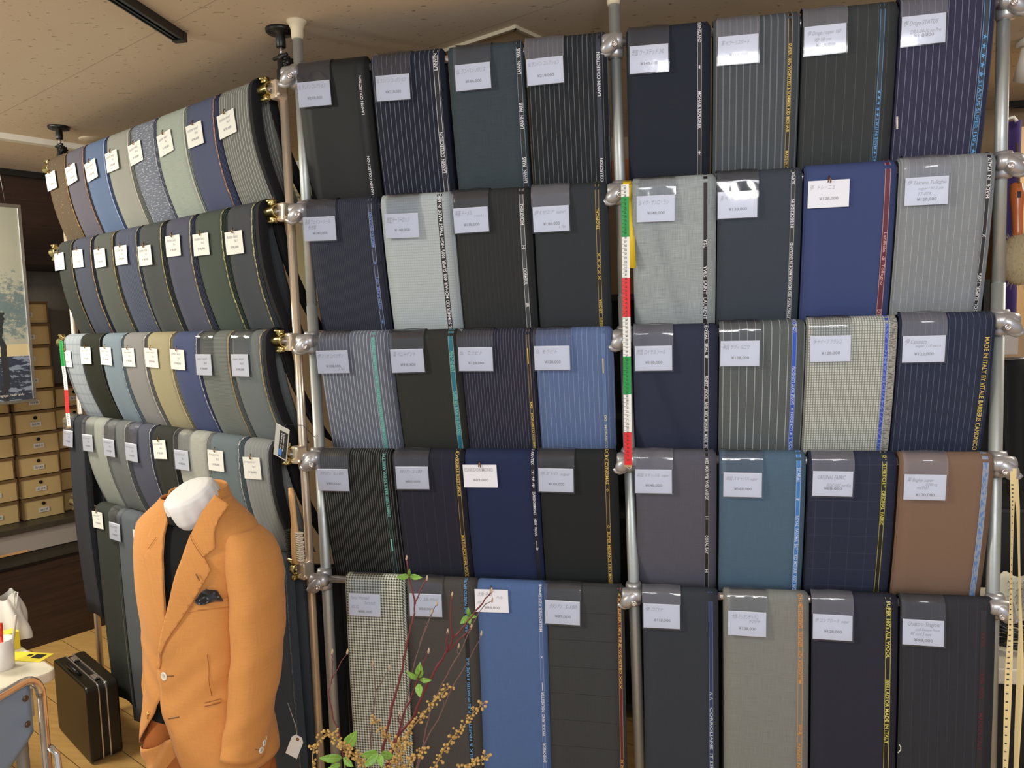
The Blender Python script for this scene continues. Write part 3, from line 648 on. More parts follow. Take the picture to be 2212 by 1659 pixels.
# per length: px left, px right, fabric args, description, ribbon(px, width, mat, tcolour), texts, card rect, price, hand, sleeve
A_ROWS = [
 [ # rod 1
  (638, 792, dict(base=(36, 36, 35), rough=0.5, weave=0.5), 'plain black satin-faced cloth', (778, .010, None, WHT), [('LANVIN COLLECTION', 164, 248, 'up'), ('LANVIN COLLECTION', 338, 420, 'up')], (645, 177, 718, 229), '¥218,000', [(JC, .05, .30, .82, .2)], 1),
  (799, 956, dict(base=(34, 37, 48), stripe=((140, 142, 152), .0128, .0009)), 'near-black navy cloth with fine white pinstripes and double white line', (942, .013, rk('r12', (24, 24, 34), (205, 205, 205)), WHT), [('LANVIN', 116, 152, 'up'), ('LANVIN COLLECTION', 286, 374, 'up')], (814, 163, 888, 215), '¥¥218,000', [(JC, .05, .30, .85, .18)], 1),
  (966, 1127, dict(base=(58, 66, 70), slub=.10), 'slate charcoal cloth with faint slub texture', (1121, .013, rk('r13', (28, 30, 33), (120, 140, 160)), WHT), [('LANVIN   PARIS', 105, 160, 'up'), ('LANVIN   PARIS', 222, 278, 'up'), ('LANVIN   PARIS', 340, 395, 'up')], (985, 139, 1060, 194), '¥186,000', [('仏 ランバン パリス', .05, .36, .82, .2)], 1),
  (1136, 1310, dict(base=(38, 40, 42), stripe=((130, 132, 136), .0122, .0009)), 'black cloth with grey pinstripes', (1292, .011, rk('r14', (44, 48, 62)), WHT), [('LANVIN COLLECTION', 113, 208, 'up'), ('LANVIN COLLECTION', 342, 440, 'up')], (1138, 126, 1218, 181), '¥218,000', [(JC, .05, .30, .85, .18)], 1),
  (1352, 1534, dict(base=(38, 42, 50)), 'plain ink-navy cloth with white-edged black selvedge', (1511, .010, rk('r15', K, (205, 205, 205)), WHT), [('IN ENGLAND', 50, 92, 'down'), ('✶', 140, 150, 'down'), ('MOHAIR EXPLORER', 198, 278, 'down'), ('✶', 325, 335, 'down')], (1360, 99, 1444, 156), '¥148,000', [('英国 ウーステッド 340', .05, .36, .84, .22)], 1),
  (1541, 1729, dict(base=(74, 78, 80), stripe=((118, 120, 122), .0155, .0026)), 'charcoal cloth with broad soft grey stripes and gold lettering', (1707, .0095, rk('r16', K, (196, 160, 70)), GOLD), [("SUPER 100's WORSTED & SUMMER KID MOHAIR", 94, 286, 'down'), ('MADE IN ITALY', 326, 380, 'down')], (1549, 78, 1639, 138), '¥164,000', [('英 W.ウーリスタード', .08, .34, .7, .18), ('x Tax', .72, .82, .2, .12)], 1),
  (1734, 1941, dict(base=(57, 59, 58), stripe=((84, 84, 84), .022, .0011)), 'black cloth with very faint wide stripes and light blue lettering', (1906, .010, rk('r17', (34, 46, 56), (90, 150, 200)), BLU), [("16.2 ★ MADE IN ITALY ★ ★ ★ ★ ★", 194, 352, 'up')], (1734, 56, 1827, 118), '¥1  0,000', [('伊 Drago / super 160', .08, .36, .8, .2), ('VEP 160 cod', .25, .55, .4, .12)], 1),
  (1943, 2153, dict(base=(55, 54, 72), stripe=((140, 138, 154), .0138, .0010)), 'deep indigo cloth with white pinstripes and sky blue lettering', (2131, .0125, rk('r18', (46, 52, 64), (96, 160, 216)), BLU), [("★ ★ ★ ★ ★ STATUS SUPER 150's ★", 72, 334, 'down')], (1943, 34, 2041, 98), '¥1 8,000', [('伊 Drago STATUS', .05, .38, .78, .24), ('DRA-04-10 no Pro', .2, .62, .7, .14)], 1),
 ],
 [ # rod 2
  (659, 815, dict(base=(44, 46, 56), stripe=((62, 64, 74), .0058, .0018)), 'dark slate-navy cloth with narrow tonal stripes', (801, .0105, rk('r21', (32, 38, 62), (150, 160, 180)), DBL), [('MADE IN ENGLAND', 458, 534, 'up'), ('✶', 564, 572, 'up'), ("WITH SUPER 120's", 598, 668, 'up'), ('✶', 690, 700, 'up')], (659, 469, 728, 518), '¥140,000', [('英国 ウェイン・シール', .05, .30, .8, .2), ('名古屋', .15, .52, .25, .18)], 1),
  (820, 975, dict(base=(165, 172, 170), check=((146, 150, 150), .007, .001), stripe=((178, 182, 182), .006, .001), slub=.04), 'pale silver-grey cloth with bold black lettered selvedge', (951, .0135, rk('r22', (20, 20, 20)), WHT), [("60% SUMMER KID MOHAIR 40% SUPER 100's HIGH TWIST MADE IN ENG", 420, 718, 'up')], (834, 462, 906, 510), '¥140,000', [('英国 テーラーロッジ', .05, .36, .7, .22)], 1),
  (981, 1144, dict(base=(46, 47, 46), stripe=((60, 60, 60), .012, .0008)), 'soft black cloth with silver-lined selvedge', (1127, .0115, rk('r23', (58, 62, 66), (190, 190, 186)), WHT), [('MICROLIGHT', 440, 486, 'mup'), ('H', 530, 537, 'up'), ('DORMEUIL', 580, 616, 'down'), ('IR', 655, 664, 'down')], (982, 449, 1055, 497), '¥138,000', [('英国 ドーメル', .05, .32, .5, .22), ('ミクロライト', .6, .42, .34, .12)], 1),
  (1150, 1310, dict(base=(50, 53, 55)), 'smooth black cloth with gold TROPICAL selvedge', (1290, .0095, rk('r24', K, (190, 160, 70)), GOLD), [('TROPICAL', 450, 496, 'up'), ('✕ ✕ ✕ ✕ ✕', 546, 604, 'up'), ('ZEGNA', 646, 678, 'up'), ('ERMENEGILDO', 686, 730, 'up')], (1152, 446, 1230, 494), '¥186,000', [('伊 E.ゼニア  super', .05, .34, .86, .2), ('x Tax', .7, .88, .2, .12)], 1),
  (1364, 1546, dict(base=(150, 155, 152), slub=.22), 'mid grey slub cloth with black selvedge', (1524, .0115, rk('r25', (20, 20, 22), (150, 150, 150)), WHT), [('YSL', 516, 536, 'down'), ('YVES  SAINT  LAURENT', 574, 690, 'down')], (1375, 423, 1458, 477), '¥148,000', [('仏 イヴ・サンローラン', .05, .36, .8, .2)], 1),
  (1549, 1733, dict(base=(60, 66, 73)), 'plain blue-black cloth with close white selvedge lettering', (1713, .010, rk('r26', (44, 46, 50), (170, 170, 170)), WHT), [('SUPER', 372, 398, 'up'), ('IN BECKSIDE IN', 430, 492, 'up'), ('SUITING WITH KID MOHAIR MADE IN ENGLAND', 524, 694, 'up')], (1549, 414, 1636, 468), '¥138,000', [('英 ベックサイド  M.K', .06, .34, .8, .2)], 1),
  (1738, 1938, dict(base=(62, 72, 110), weave=.7), 'bright royal navy cloth with maroon ribbon', (1917, .0125, rk('r27', (92, 32, 52), (190, 150, 140)), plain('thread_pink', (214, 160, 160), .6)), [('Lanificio  di  Tollegno', 502, 616, 'down'), ('EXTRAFINE', 668, 712, 'down')], (1744, 390, 1833, 443), '¥128,000', [('伊   トレーニョ', .05, .34, .6, .18)], 0),
  (1942, 2153, dict(base=(130, 132, 132), stripe=((170, 172, 174), .0150, .0009), slub=.04), 'grey cloth with fine white stripes and black MADE IN ITALY selvedge', (2136, .0095, rk('r28', (30, 30, 32), (180, 180, 180)), WHT), [('MADE  IN  ITALY', 340, 428, 'up'), ('✕', 506, 512, 'up'), ("WOOL SUPER 120's", 590, 690, 'up')], (1950, 383, 2048, 442), '¥120,000', [('伊 Tessuto Tollegno', .05, .30, .9, .2), ('super120 2 ply', .3, .48, .6, .12), ('TT-023', .3, .66, .3, .12)], 1),
 ],
 [ # rod 3
  (686, 842, dict(base=(95, 98, 108), stripe=((176, 178, 186), .0098, .0014)), 'steel grey cloth with light stripes and pale teal lettering', (808, .012, rk('r31', (96, 140, 140)), TEAL), [('NATURAL  STRETCH', 730, 800, 'up'), ('✶ ✶', 812, 828, 'up'), ('ALL WOOL MADE IN ITALY STRETCH', 840, 975, 'up')], (687, 757, 755, 803), '¥108,000', [('伊 マリオ ロベッティ', .05, .34, .8, .2), ('x Tax', .66, .86, .2, .12)], 1),
  (845, 990, dict(base=(48, 48, 43), slub=.03), 'black cloth with wide teal-blue ribbon', (975, .0145, rk('r32', (24, 104, 124), (150, 150, 130)), TEAL), [('PEN-Y-GHENT', 758, 804, 'down'), ("SUPER 80's MADE IN ENGLAND", 845, 940, 'down')], (846, 754, 917, 800), '¥98,000', [('英 ペニーゲント', .08, .32, .68, .22)], 1),
  (993, 1152, dict(base=(42, 42, 54), stripe=((104, 102, 116), .0075, .0009)), 'very dark aubergine cloth with close lilac pinstripes', (1141, .0075, rk('r33', (40, 36, 40), (180, 160, 90)), GOLD), [('∞', 868, 882, 'down'), ('MORABITO HOMMES', 892, 972, 'down'), ('━', 752, 786, 'down')], (993, 750, 1065, 796), '¥128,000', [('仏   モラビト', .05, .32, .65, .18)], 1),
  (1155, 1321, dict(base=(88, 104, 138), stripe=((136, 150, 178), .0128, .0009)), 'bright blue cloth with pale pinstripes', (1303, .008, rk('r34', (84, 108, 150), (120, 146, 190)), CRM), [('━', 774, 806, 'down'), ('∞', 896, 910, 'down'), ('MORABITO', 918, 968, 'down')], (1155, 747, 1232, 794), '¥128,000', [('仏  モラビト', .05, .32, .6, .18)], 1),
  (1366, 1550, dict(base=(48, 52, 68)), 'plain midnight navy cloth with ROYAL SEAL selvedge', (1526, .0105, rk('r35', (20, 20, 22), (196, 196, 196)), WHT), [('ROYAL  SEAL ♕', 704, 774, 'down'), ('FINEST  WOOL  AND  KID  MOHAIR  MADE  IN  ENG', 812, 985, 'down')], (1371, 747, 1452, 794), '¥118,000', [('英国 ロイヤルシール', .05, .34, .78, .2)], 1),
  (1554, 1740, dict(base=(88, 92, 90), stripe=((190, 190, 184), .0190, .0012), slub=.05), 'olive charcoal cloth with widely spaced pinstripes and blue ribbon', (1716, .0110, rk('r36', (44, 80, 178), (150, 160, 190)), plain('thread_pale', (190, 205, 235), .6)), [('LONDON', 690, 718, 'up'), ('SAVILE ROW LONDON', 792, 874, 'up'), ('✶ LONDON ✶', 880, 940, 'up'), ('WOOL S', 944, 976, 'up')], (1555, 736, 1641, 788), '¥138,000', [('英国 サヴィルロウ', .05, .34, .7, .2)], 1),
  (1743, 1940, dict(base=(196, 197, 184), stripe=((112, 112, 102), .0058, .0022), check=((122, 122, 112), .0062, .0020)), 'beige and grey hopsack check cloth with frayed edge', (1915, .0100, rk('r37', (52, 74, 170), (170, 170, 150)), plain('thread_lav', (120, 140, 215), .6)), [('S/ITALY/1947/DREAM/CLASS', 696, 976, 'up')], (1747, 725, 1837, 778), '¥128,000', [('伊 ナイーブ クラシコ', .08, .32, .7, .2)], 1),
  (1943, 2153, dict(base=(45, 50, 66), stripe=((94, 100, 116), .0128, .0011)), 'navy cloth with muted blue stripes and gold Italian lettering', (2133, .0140, None, GOLD), [('MADE IN ITALY BY VITALE BARBERIS CANONICO', 728, 972, 'down')], (1945, 725, 2041, 778), '¥122,000', [('伊 Canonico', .06, .32, .5, .22), ('super 110 extra', .3, .46, .6, .14)], 1),
 ],
 [ # rod 4
  (688, 846, dict(base=(26, 26, 24), stripe=((112, 112, 106), .0066, .0012)), 'black cloth with dense grey pinstripes', (831, .0105, rk('r41', (26, 34, 34), (80, 140, 140)), TEAL), [("ALL NEW WOOL SUPER 100's FABRIC", 980, 1116, 'down'), ('━', 1164, 1190, 'down')], (689, 1012, 754, 1056), '¥80,000', [('ﾀﾀｼｱﾝ  S-100', .1, .3, .75, .18)], 1),
  (850, 1000, dict(base=(38, 38, 48), stripe=((58, 58, 70), .0300, .0009)), 'midnight cloth with barely visible stripes and gold WRINKLE RESISTANCE lettering', (989, .0110, rk('r42', (22, 22, 28), (170, 140, 60)), GOLD), [('& WRINKLE RESISTANCE', 975, 1072, 'down'), ('MULTI FUNCTIONAL WOOL', 1156, 1245, 'down')], (857, 1007, 927, 1054), '¥80,000', [('ﾀﾀｼｱﾝ  S-100', .12, .3, .7, .18)], 1),
  (1004, 1160, dict(base=(36, 44, 72), weave=.6), 'saturated navy blue cloth with white Japanese-mill lettering', (1151, .0100, rk('r43', (18, 20, 34)), WHT), [('STARNTEX', 970, 1004, 'down'), ('エサキ', 1014, 1054, 'down'), ('ESAKIDORIMONO', 1062, 1112, 'down'), ('NEW  WOOL', 1120, 1158, 'down'), ('⟶', 1168, 1190, 'down')], (1002, 1003, 1074, 1048), '¥89,000', [('ESAKIDORIMONO', .05, .30, .84, .16)], 0),
  (1164, 1331, dict(base=(36, 38, 38)), 'deep black cloth with gold SUPER MERINOS selvedge', (1311, .0100, rk('r44', (24, 24, 22), (190, 150, 80)), GOLD), [('LY BY CYNOMAS', 972, 1046, 'down'), ('◇', 1055, 1062, 'down'), ('◇', 1134, 1141, 'down'), ("SUPER MERINOS 130's MADE", 1148, 1262, 'down')], (1164, 1011, 1240, 1059), '¥148,000', [('伊 エトロ  super', .06, .34, .85, .2)], 1),
  (1371, 1547, dict(base=(84, 82, 90), slub=.05), 'plain violet-grey cloth with mirrored white selvedge lettering', (1527, .0100, rk('r45', (20, 20, 22), (150, 150, 150)), WHT), [('KID MOHAIR AND WOOL', 990, 1080, 'mdown'), ('H', 1115, 1121, 'down'), ('CORAL BAY', 1156, 1196, 'down'), ('H', 1230, 1236, 'down')], (1372, 1013, 1451, 1062), '¥148,000', [('英国 スキャバル  super', .05, .34, .88, .18)], 1),
  (1553, 1741, dict(base=(78, 98, 114), slub=.03), 'deep teal cloth with bright blue ribbon', (1725, .0110, rk('r46', (58, 120, 190), (170, 190, 215)), plain('thread_sky', (196, 216, 240), .6)), [('SCABAL', 1010, 1042, 'down'), ('‡', 1074, 1082, 'down'), ('ROYAL  PALOMA  BAY  -  KID MOHAIR  AND  WOOL', 1114, 1290, 'down')], (1562, 1020, 1645, 1068), '¥168,000', [('英国 スキャバル super', .06, .34, .84, .18)], 1),
  (1746, 1938, dict(base=(44, 48, 64), stripe=((62, 68, 82), .0400, .0010), check=((62, 68, 82), .0460, .0010)), 'dark navy windowpane check cloth', (1910, .0105, rk('r47', (24, 26, 24), (190, 180, 80)), plain('thread_lime', (206, 204, 96), .6)), [('O "', 984, 994, 'down'), ('STRETCH "', 1002, 1052, 'down'), ('ORIGINAL  FABRIC', 1060, 1134, 'down')], (1753, 1017, 1842, 1069), '¥88,000', [('ORIGINAL FABRIC', .12, .32, .7, .16), ('EOC-007 no Ria', .35, .62, .6, .13)], 1),
  (1943, 2150, dict(base=(124, 98, 80), weave=.6), 'plain chestnut brown cloth with grey-blue ribbon', (2128, .0130, rk('r48', (138, 150, 170), (160, 160, 160), (90, 130, 190)), None), [], (1949, 1024, 2043, 1075), '¥120,000', [('英 Bagley super', .06, .32, .64, .2), ('2x200 mg', .5, .46, .3, .13), ('mn/5937', .3, .58, .3, .13)], 1),
 ],
 [ # rod 5
  (744, 872, dict(base=(215, 215, 195), hound=((62, 62, 54), .0078)), 'black and cream houndstooth cloth', None, [], (757, 1281, 823, 1326), '¥88,000', [('Fancy Worsted', .06, .3, .6, .2), ('Stretch', .5, .46, .34, .15), ('XS-32', .06, .66, .25, .14)], 1),
  (876, 1030, dict(base=(72, 68, 64), slub=.06), 'charcoal grey flannel-like cloth with blue PURE SILK lettering', (1006, .0110, rk('r52', (20, 20, 22)), BLU), [('PURE', 1250, 1268, 'up'), ('PURE SILK & FINE WORSTED &', 1268, 1365, 'up'), ('PURE WORSTED & PURE SILK', 1420, 1540, 'up'), ('SILK & FINEST', 1560, 1640, 'up')], (886, 1281, 956, 1329), '¥88,000', [('ﾀﾀｼｱﾝ  Silk-Wool', .1, .32, .8, .18)], 1),
  (1030, 1181, dict(base=(78, 100, 140), slub=.03), 'medium blue cloth with white MILLIONTEX lettering', (1167, .0100, rk('r53', (70, 96, 146), (130, 150, 180)), WHT), [('MILLIONTEX <Z> Stretch', 1262, 1364, 'up'), ('✕', 1416, 1422, 'up'), ('WOOL AND POLYESTER ━━', 1474, 1590, 'up'), ('DAIDOKEORI', 1604, 1646, 'up')], (1027, 1272, 1098, 1318), '¥88,000', [('大阪 毛織', .08, .3, .45, .2), ('Poly', .65, .42, .2, .14), ('(特)', .06, .68, .14, .18)], 0),
  (1180, 1345, dict(base=(56, 57, 56), stripe=((64, 64, 64), .004, .0016), check=[((64, 64, 64), .0045, .0016), ((40, 40, 40), .075, .0014)]), 'black glen-check cloth with burgundy ribbon', (1338, .0090, rk('r54', (84, 26, 38), (180, 140, 90)), GOLD), [("✕✕✕ SUPER 100's FINE WORSTED ✕✕✕", 1280, 1488, 'down'), ('✕ ✕', 1640, 1660, 'down')], (1178, 1296, 1254, 1346), '¥89,000', [('ﾀﾀｼｱﾝ  S-100', .12, .34, .8, .2)], 1),
  (1388, 1550, dict(base=(54, 57, 62)), 'plain blue-grey black cloth with dark blue ribbon', (1535, .0100, rk('r55', (34, 52, 92), (120, 130, 150)), plain('thread_ice', (190, 205, 215), .6)), [('∧ ∧', 1494, 1512, 'down'), ('CORROLIANE  IT SSU', 1528, 1665, 'down')], (1389, 1303, 1469, 1354), '¥118,000', [('伊 コロナ', .06, .32, .5, .18)], 1),
  (1562, 1747, dict(base=(125, 125, 118), slub=.10), 'plain ash grey cloth with orange lettered selvedge', (1729, .0120, rk('r56', (120, 116, 104), (214, 150, 80)), ORG), [('MILLIONTEX <Z>   SENATE   DAIDOH LIMITED', 1283, 1476, 'up'), ('finest', 1564, 1588, 'up'), ('IN JAPAN', 1606, 1660, 'up')], (1572, 1319, 1655, 1368), '¥108,000', [('大同 ミリオンテックス', .1, .32, .7, .2), ('ﾔﾏﾘﾔ', .55, .46, .3, .13)], 1),
  (1753, 1940, dict(base=(46, 46, 56)), "plain black-violet cloth with yellow SUPER 100's ALL WOOL selvedge", (1919, .0125, rk('r57', (24, 24, 22), (200, 190, 90)), plain('thread_yel', (226, 220, 120), .6)), [("SUPER 100's ALL WOOL", 1298, 1422, 'down'), ("BIELLAD'OR MADE IN ITALY", 1468, 1606, 'down')], (1753, 1326, 1842, 1377), '¥128,000', [('伊 コンプローネ  super', .06, .34, .86, .18)], 1),
  (1945, 2152, dict(base=(50, 50, 54), stripe=((60, 60, 66), .0200, .0012)), 'soft black cloth with dark red half-hidden lettering', (2124, .0120, rk('r58', (38, 36, 42)), RED), [('✕✕✕✕', 1366, 1396, 'down'), ('SUPER  WOOL', 1454, 1510, 'down'), ('MADE IN ITALY', 1540, 1620, 'down')], (1945, 1337, 2040, 1391), '¥98,000', [('Quattro Stagioni', .12, .3, .8, .22), ('quali Bassam Poem', .3, .46, .6, .13), ('W cod 5 nov', .2, .62, .5, .13)], 1),
 ]]
rodn = ['top', 'second', 'third', 'fourth', 'lowest']
def x_at(px, py, Y):
    return at_y(px, py, Y).x
for j, row in enumerate(A_ROWS):
    for i, (pl_, pr_, fk, desc, rb, texts, rect, price, hand, slv) in enumerate(row):
        sec = 0 if i < 4 else 1
        z0, z1 = ZA[sec][j], ZA[sec+1][j]
        pyr = {0: 155, 1: 450, 2: 735, 3: 990, 4: 1262}[j] if sec == 0 else {0: 70, 1: 390, 2: 705, 3: 985, 4: 1290}[j]
        rad = [0.027, 0.026, 0.026, 0.026, 0.022][j]
        xl = x_at(pl_, pyr, -rad); xr = x_at(pr_, pyr, -rad)
        pyr2 = pj((xl, -rad, z0+(z1-z0)*((xl+xr)/2-XA[sec])/(XA[sec+1]-XA[sec])))[1]
        xl = x_at(pl_, pyr2, -rad); xr = x_at(pr_, pyr2, -rad)
        xc = (xl+xr)/2; z = z0+(z1-z0)*(xc-XA[sec])/(XA[sec+1]-XA[sec])
        if j < 4:
            n0, n1 = ZA[sec][j+1], ZA[sec+1][j+1]; zn = n0+(n1-n0)*(xc-XA[sec])/(XA[sec+1]-XA[sec])
            drop = z-zn+0.005; tuck = 0.072 if j < 3 else 0.066
        else: drop = 0.60 if i else 0.58; tuck = 0.012
        mat = fabric('cloth_%d_%d' % (j, i), ill=(.95, .91, .86), **fk)
        c = make_cloth((xc, 0, z), 0, xr-xl, mat, '%s, %s rod, %s bay' % (desc, rodn[j], 'left' if sec == 0 else 'right'), 'suit cloth lengths on the %s rod of the silver rack' % rodn[j], rad=rad, drop=drop, tuck=tuck, layers=5, bulge=0.004, step=0.0045)
        if rb: ribbon(c, rb[0], rb[1], rb[2], pyr2+25, texts, rb[3])
        price_card(c, rect, price, hand, '%s price card on %s' % ('sleeved' if slv else 'pinned', desc), 'price cards on the %s rod of the silver rack' % rodn[j], sleeve=bool(slv), tilt=R_.uniform(-0.015, 0.015), refl_tint=0.17 if (j, i) in {(0, 3), (0, 5), (0, 6), (0, 7), (1, 3), (1, 7), (2, 4), (2, 7), (3, 4), (3, 6), (3, 7), (4, 4), (4, 6)} else 0.05)
        if (j, i) == (2, 6):   # frayed selvedge
            bm = BM(); xf0 = c.x_of_px(1920, pyr2+25)
            grid(bm, lambda a, b: c.M(xf0+0.003+0.013*a+0.0014*math.sin(b*260)*a, c.total*b, 0.0006), 2, 90, lambda a, b: (a*0.02, b*0.4))
            obj('frayed_edge', bm, fabric('fray', (160, 158, 150), slub=.3, fleck=((110, 110, 106), .5)), c.t)

# ------------------------------------------------------------------ brassy rack
BR = [
 [(104, 146, dict(base=(104, 86, 64), fleck=((190, 175, 150), .66)), 'dark brown flecked tweed cloth', ((30, 24, 20), (190, 140, 60)), (102, 373, 125, 408), 0),
  (143, 185, dict(base=(108, 102, 108)), 'muted plum-grey cloth', ((60, 50, 60), (200, 140, 70)), (143, 358, 169, 393), 0),
  (184, 231, dict(base=(108, 124, 150)), 'cornflower-blue cloth', ((110, 130, 180), (170, 185, 215)), (185, 349, 213, 385), 0),
  (231, 283, dict(base=(165, 162, 145), stripe=((180, 176, 160), .006, .002)), 'stone grey fine-ribbed cloth', ((150, 146, 130), (190, 186, 170)), (230, 328, 259, 365), 0),
  (283, 338, dict(base=(130, 133, 140), fleck=((190, 192, 196), .56), slub=.1), 'blue-grey melange weave cloth', ((38, 44, 84), (190, 190, 190)), (280, 310, 310, 349), 0),
  (338, 404, dict(base=(180, 186, 166), slub=.12), 'very light silver-green grey cloth', ((150, 152, 140), (190, 190, 176)), (341, 288, 377, 333), 0),
  (403, 469, dict(base=(92, 96, 118), stripe=((104, 108, 130), .008, .001)), 'navy blue cloth with copper piping', ((44, 40, 50), (214, 140, 80)), (404, 268, 443, 313), 0),
  (472, 549, dict(base=(130, 128, 115), stripe=((225, 225, 212), .0125, .0016)), 'grey cloth with bright white stripes and rust edge', ((150, 100, 70), (160, 90, 60)), (473, 244, 511, 290), 0)],
 [(125, 159, dict(base=(62, 63, 56)), 'plain black-grey cloth at the far end', ((40, 40, 40), (150, 120, 60)), (118, 547, 144, 578), 0),
  (158, 202, dict(base=(75, 77, 88)), 'dark slate blue cloth with gold piping', ((34, 34, 38), (190, 150, 80)), (158, 540, 184, 570), 0),
  (203, 249, dict(base=(92, 94, 84)), 'dark sage-grey cloth', ((50, 48, 40), (200, 150, 70)), (205, 538, 232, 571), 0),
  (249, 301, dict(base=(80, 84, 98), stripe=((122, 126, 140), .010, .0012)), 'slate navy cloth with light blue pinstripes', ((40, 44, 52), (190, 180, 110)), (250, 531, 279, 565), 0),
  (301, 354, dict(base=(82, 84, 80)), 'flat graphite cloth with yellow piping', ((40, 42, 36), (196, 184, 100)), (301, 531, 331, 565), 0),
  (358, 418, dict(base=(92, 92, 104)), 'dusky violet-blue cloth', ((50, 50, 56), (196, 184, 110)), (361, 509, 393, 548), 0),
  (421, 486, dict(base=(82, 90, 78)), 'bottle green-black cloth', ((44, 46, 40), (200, 190, 110)), (420, 505, 455, 543), 0),
  (490, 553, dict(base=(78, 80, 80)), 'charcoal-black cloth with pale yellow edge nearest the brass pole', ((44, 46, 46), (200, 190, 120)), (489, 500, 529, 541), 0)],
 [(138, 179, dict(base=(168, 172, 170), check=((146, 150, 152), .040, .006), stripe=((148, 152, 154), .036, .005)), 'pale blue-grey check cloth', ((120, 126, 132), (150, 156, 160)), (134, 757, 158, 783), 0),
  (176, 221, dict(base=(44, 44, 32)), 'jet black cloth', ((24, 24, 24), (60, 60, 56)), (176, 749, 200, 778), 0),
  (221, 268, dict(base=(134, 146, 150)), 'dusty blue cloth', ((70, 84, 100), (170, 180, 180)), (219, 750, 244, 780), 0),
  (267, 318, dict(base=(150, 145, 136)), 'warm mid-grey cloth', ((120, 116, 110), (200, 196, 184)), (268, 752, 293, 783), 0),
  (318, 374, dict(base=(180, 166, 125), slub=.03), 'khaki beige cloth', ((140, 128, 100), (196, 184, 150)), (316, 752, 344, 784), 0),
  (373, 432, dict(base=(82, 90, 120)), 'royal blue cloth with white dashed selvedge', ((40, 44, 80), (205, 205, 205)), (371, 755, 402, 790), 0),
  (431, 501, dict(base=(132, 134, 122), check=((106, 108, 98), .004, .0016), slub=.12), 'grey-brown textured cloth', ((120, 100, 70), (170, 134, 80)), (429, 765, 458, 802), 1),
  (501, 570, dict(base=(118, 122, 116), stripe=((140, 144, 138), .006, .001)), 'iron grey fine-striped cloth with gold thread', ((84, 84, 80), (180, 150, 70)), (505, 765, 539, 804), 1)],
 [(148, 185, dict(base=(58, 58, 60)), 'dark navy length hanging almost to the floor', None, (141, 929, 161, 958), 1),
  (184, 231, dict(base=(162, 162, 146)), 'light ash grey cloth', ((110, 112, 112), (170, 170, 170)), (183, 938, 202, 969), 1),
  (231, 276, dict(base=(118, 118, 112)), 'gunmetal grey cloth', ((80, 82, 84), (180, 180, 180)), (228, 948, 249, 979), 1),
  (277, 330, dict(base=(88, 88, 98), stripe=((116, 118, 130), .008, .001)), 'dark navy cloth with blue pinstripes and white edge line', ((40, 44, 60), (205, 205, 205)), (275, 957, 299, 990), 1),
  (330, 382, dict(base=(56, 56, 48)), 'flat black-grey cloth', ((40, 40, 40), (90, 90, 86)), (332, 950, 362, 986), 0),
  (383, 454, dict(base=(185, 182, 164), slub=.12), 'pale heathered grey cloth', ((130, 130, 124), (90, 90, 90)), (382, 972, 409, 1008), 1),
  (453, 524, dict(base=(118, 128, 126)), 'steely teal-blue cloth with white dashes', ((46, 60, 72), (205, 205, 200)), (451, 972, 486, 1012), 0),
  (526, 588, dict(base=(150, 150, 142), stripe=((182, 182, 174), .018, .0014)), 'blue-grey cloth with thin pale stripes', ((110, 116, 118), (60, 62, 66)), (527, 987, 566, 1028), 0)],
 [(205, 257, dict(base=(62, 64, 56)), 'dark grey-green long length', ((44, 46, 46), (70, 70, 66)), (202, 1105, 225, 1137), 0),
  (246, 300, dict(base=(104, 108, 108)), 'denim-blue long length', ((90, 104, 150), (120, 136, 190)), (239, 1129, 264, 1166), 1),
  (293, 352, dict(base=(112, 112, 106)), 'smoky grey long length beside the orange jacket', ((70, 70, 78), (120, 120, 120)), (290, 1144, 316, 1179), 0),
  (556, 626, dict(base=(80, 85, 88)), 'dark petrol-blue long length behind the orange jacket', ((50, 60, 70), (110, 120, 120)), None, 0)]]
NB = Vector((-0.460, -0.888, 0))
